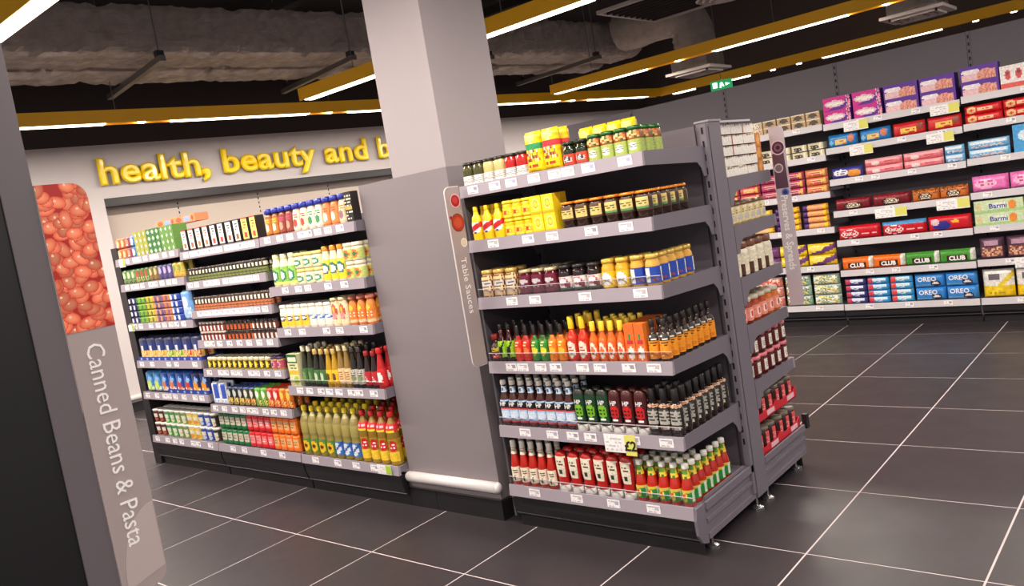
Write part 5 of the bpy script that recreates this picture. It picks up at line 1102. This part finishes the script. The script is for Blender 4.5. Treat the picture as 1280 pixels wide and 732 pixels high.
pg = pouch(.30, .07, .115, ((206, 24, 40), [('e', -.35, .4, .42, .3, (50, 50, 140)), ('e', -.65, .62, .2, .2, (226, 190, 200)), ('e', .3, .6, .2, .12, (240, 190, 60))]), horiz=True, nu=26, nv=12)
block('wafer_pack', pg, 'biscuits', 'red pack with a navy blue patch', L, 'red and navy packs', -1.70, 1, .31, y, z)
L = 'fifth shelf, right back bay'; z = .7395
bn = carton(.32, .09, .095, ((206, 222, 180), [('r', -1, 0, 1, .25, (170, 206, 140)), ('r', -.35, .3, .35, .75, (232, 236, 226)), ('e', .55, .5, .16, .35, (232, 140, 50)), ('e', -.8, .5, .12, .3, (220, 200, 150))]), text=('Barmi', .05, -.02, .5, 'inkblue', .001))
block('cereal_bar_box', bn, 'box', 'pale green cereal bar box', L, 'pale green cereal bar boxes', -1.372, 3, .332, y, z, layers=2)
L = 'sixth shelf, middle back bay'; z = .4765
def club(bg): return pouch(.248, .07, .105, (bg, [('r', .75, .2, 1, 1, (230, 230, 220)), ('r', -.62, .14, .62, .56, (60, 30, 26))]), horiz=True, nu=24, nv=12, text=('CLUB', .046, 0, .35, 'ink', .0022))
block('biscuit_bar_pack', [club((236, 110, 24)), club((70, 150, 50))], 'biscuits', ['orange biscuit bar pack lettered CLUB', 'green biscuit bar pack lettered CLUB'], L, 'CLUB biscuit bar packs', -2.392, 4, .2505, y, z)
L = 'sixth shelf, right back bay'; z = .4835
bw = pouch(.165, .08, .165, ((80, 50, 70), [('s', -.85, .15, .85, .6, [(210, 150, 110), (150, 90, 80), (236, 190, 150), (110, 60, 80)]), ('e', 0, .75, .6, .14, (190, 150, 170))]))
block('biscuit_bag', bw, 'bag', 'brown and plum biscuit bag', L, 'brown biscuit bags', -1.366, 5, .178, y, z)
L = 'base deck, middle back bay'; z = .1875
rl = [pouch(.235, .06, .056, (bg, [('r', -.9, .1, -.5, .9, c), ('r', -.4, .5, .8, .9, c2), ('s', -.3, .1, .7, .45, [bg, c2])]), horiz=True, nu=20, nv=8) for bg, c, c2 in (((60, 60, 120), (200, 60, 80), (214, 220, 240)), ((60, 150, 210), (214, 60, 80), (206, 226, 240)), ((70, 160, 210), (226, 70, 70), (206, 226, 236)))]
block('biscuit_roll', rl, 'biscuits', ['navy and white roll pack', 'sky blue roll pack with red end', 'light blue roll pack with red end'], L, 'blue roll packs on the base deck', -2.395, 2, .0, y, z) if False else None
block('biscuit_roll', rl, 'biscuits', ['navy and white roll pack', 'sky blue roll pack with red end', 'light blue roll pack with red end'], L, 'blue roll packs on the base deck', -2.39, 3, .178 * 1.02, y, z, layers=4, dz=.053) if False else None
rl = [pouch(.172, .06, .056, (bg, [('r', -.9, .1, -.5, .9, c), ('r', -.4, .5, .8, .9, c2), ('s', -.3, .1, .7, .45, [bg, c2])]), horiz=True, nu=18, nv=8) for bg, c, c2 in (((60, 60, 120), (200, 60, 80), (214, 220, 240)), ((60, 150, 210), (214, 60, 80), (206, 226, 240)), ((70, 160, 210), (226, 70, 70), (206, 226, 236)))]
block('biscuit_roll', rl, 'biscuits', ['navy and white roll pack', 'sky blue roll pack, red end', 'light blue roll pack, red end'], L, 'blue roll packs on the base deck', -2.392, 3, .180, y, z, layers=4, dz=.053)
orr = pouch(.222, .08, .108, ((50, 130, 206), [('r', -.9, .1, .3, .25, (120, 180, 230)), ('e', .4, .32, .35, .22, (60, 40, 40)), ('e', .4, .32, .2, .1, (230, 226, 230))]), horiz=True, nu=22, nv=12, text=('OREO', .05, -.15, .62, 'ink', .001))
block('cookie_pack', orr, 'biscuits', 'blue cookie pack with white lettering', L, 'blue cookie packs', -1.845, 2, .226, y, z, layers=2, dz=.106)
L = 'base deck, right back bay'; z = .1875
yw = pouch(.21, .10, .215, ((236, 232, 226), [('r', -1, 0, 1, .42, (240, 200, 30)), ('d', .3, .5, .5, .12, (246, 214, 60)), ('e', -.2, .75, .4, .12, (110, 100, 110)), ('t', -.6, .1, .6, .3, (190, 150, 30))]))
block('crisp_bag', yw, 'bag', 'white and yellow bag', L, 'white and yellow bags', -1.368, 4, .22, y, z)
print('products', NPROD, 'objects', len(bpy.data.objects))
for l in sorted(set(LONG)): print('LONG', l)
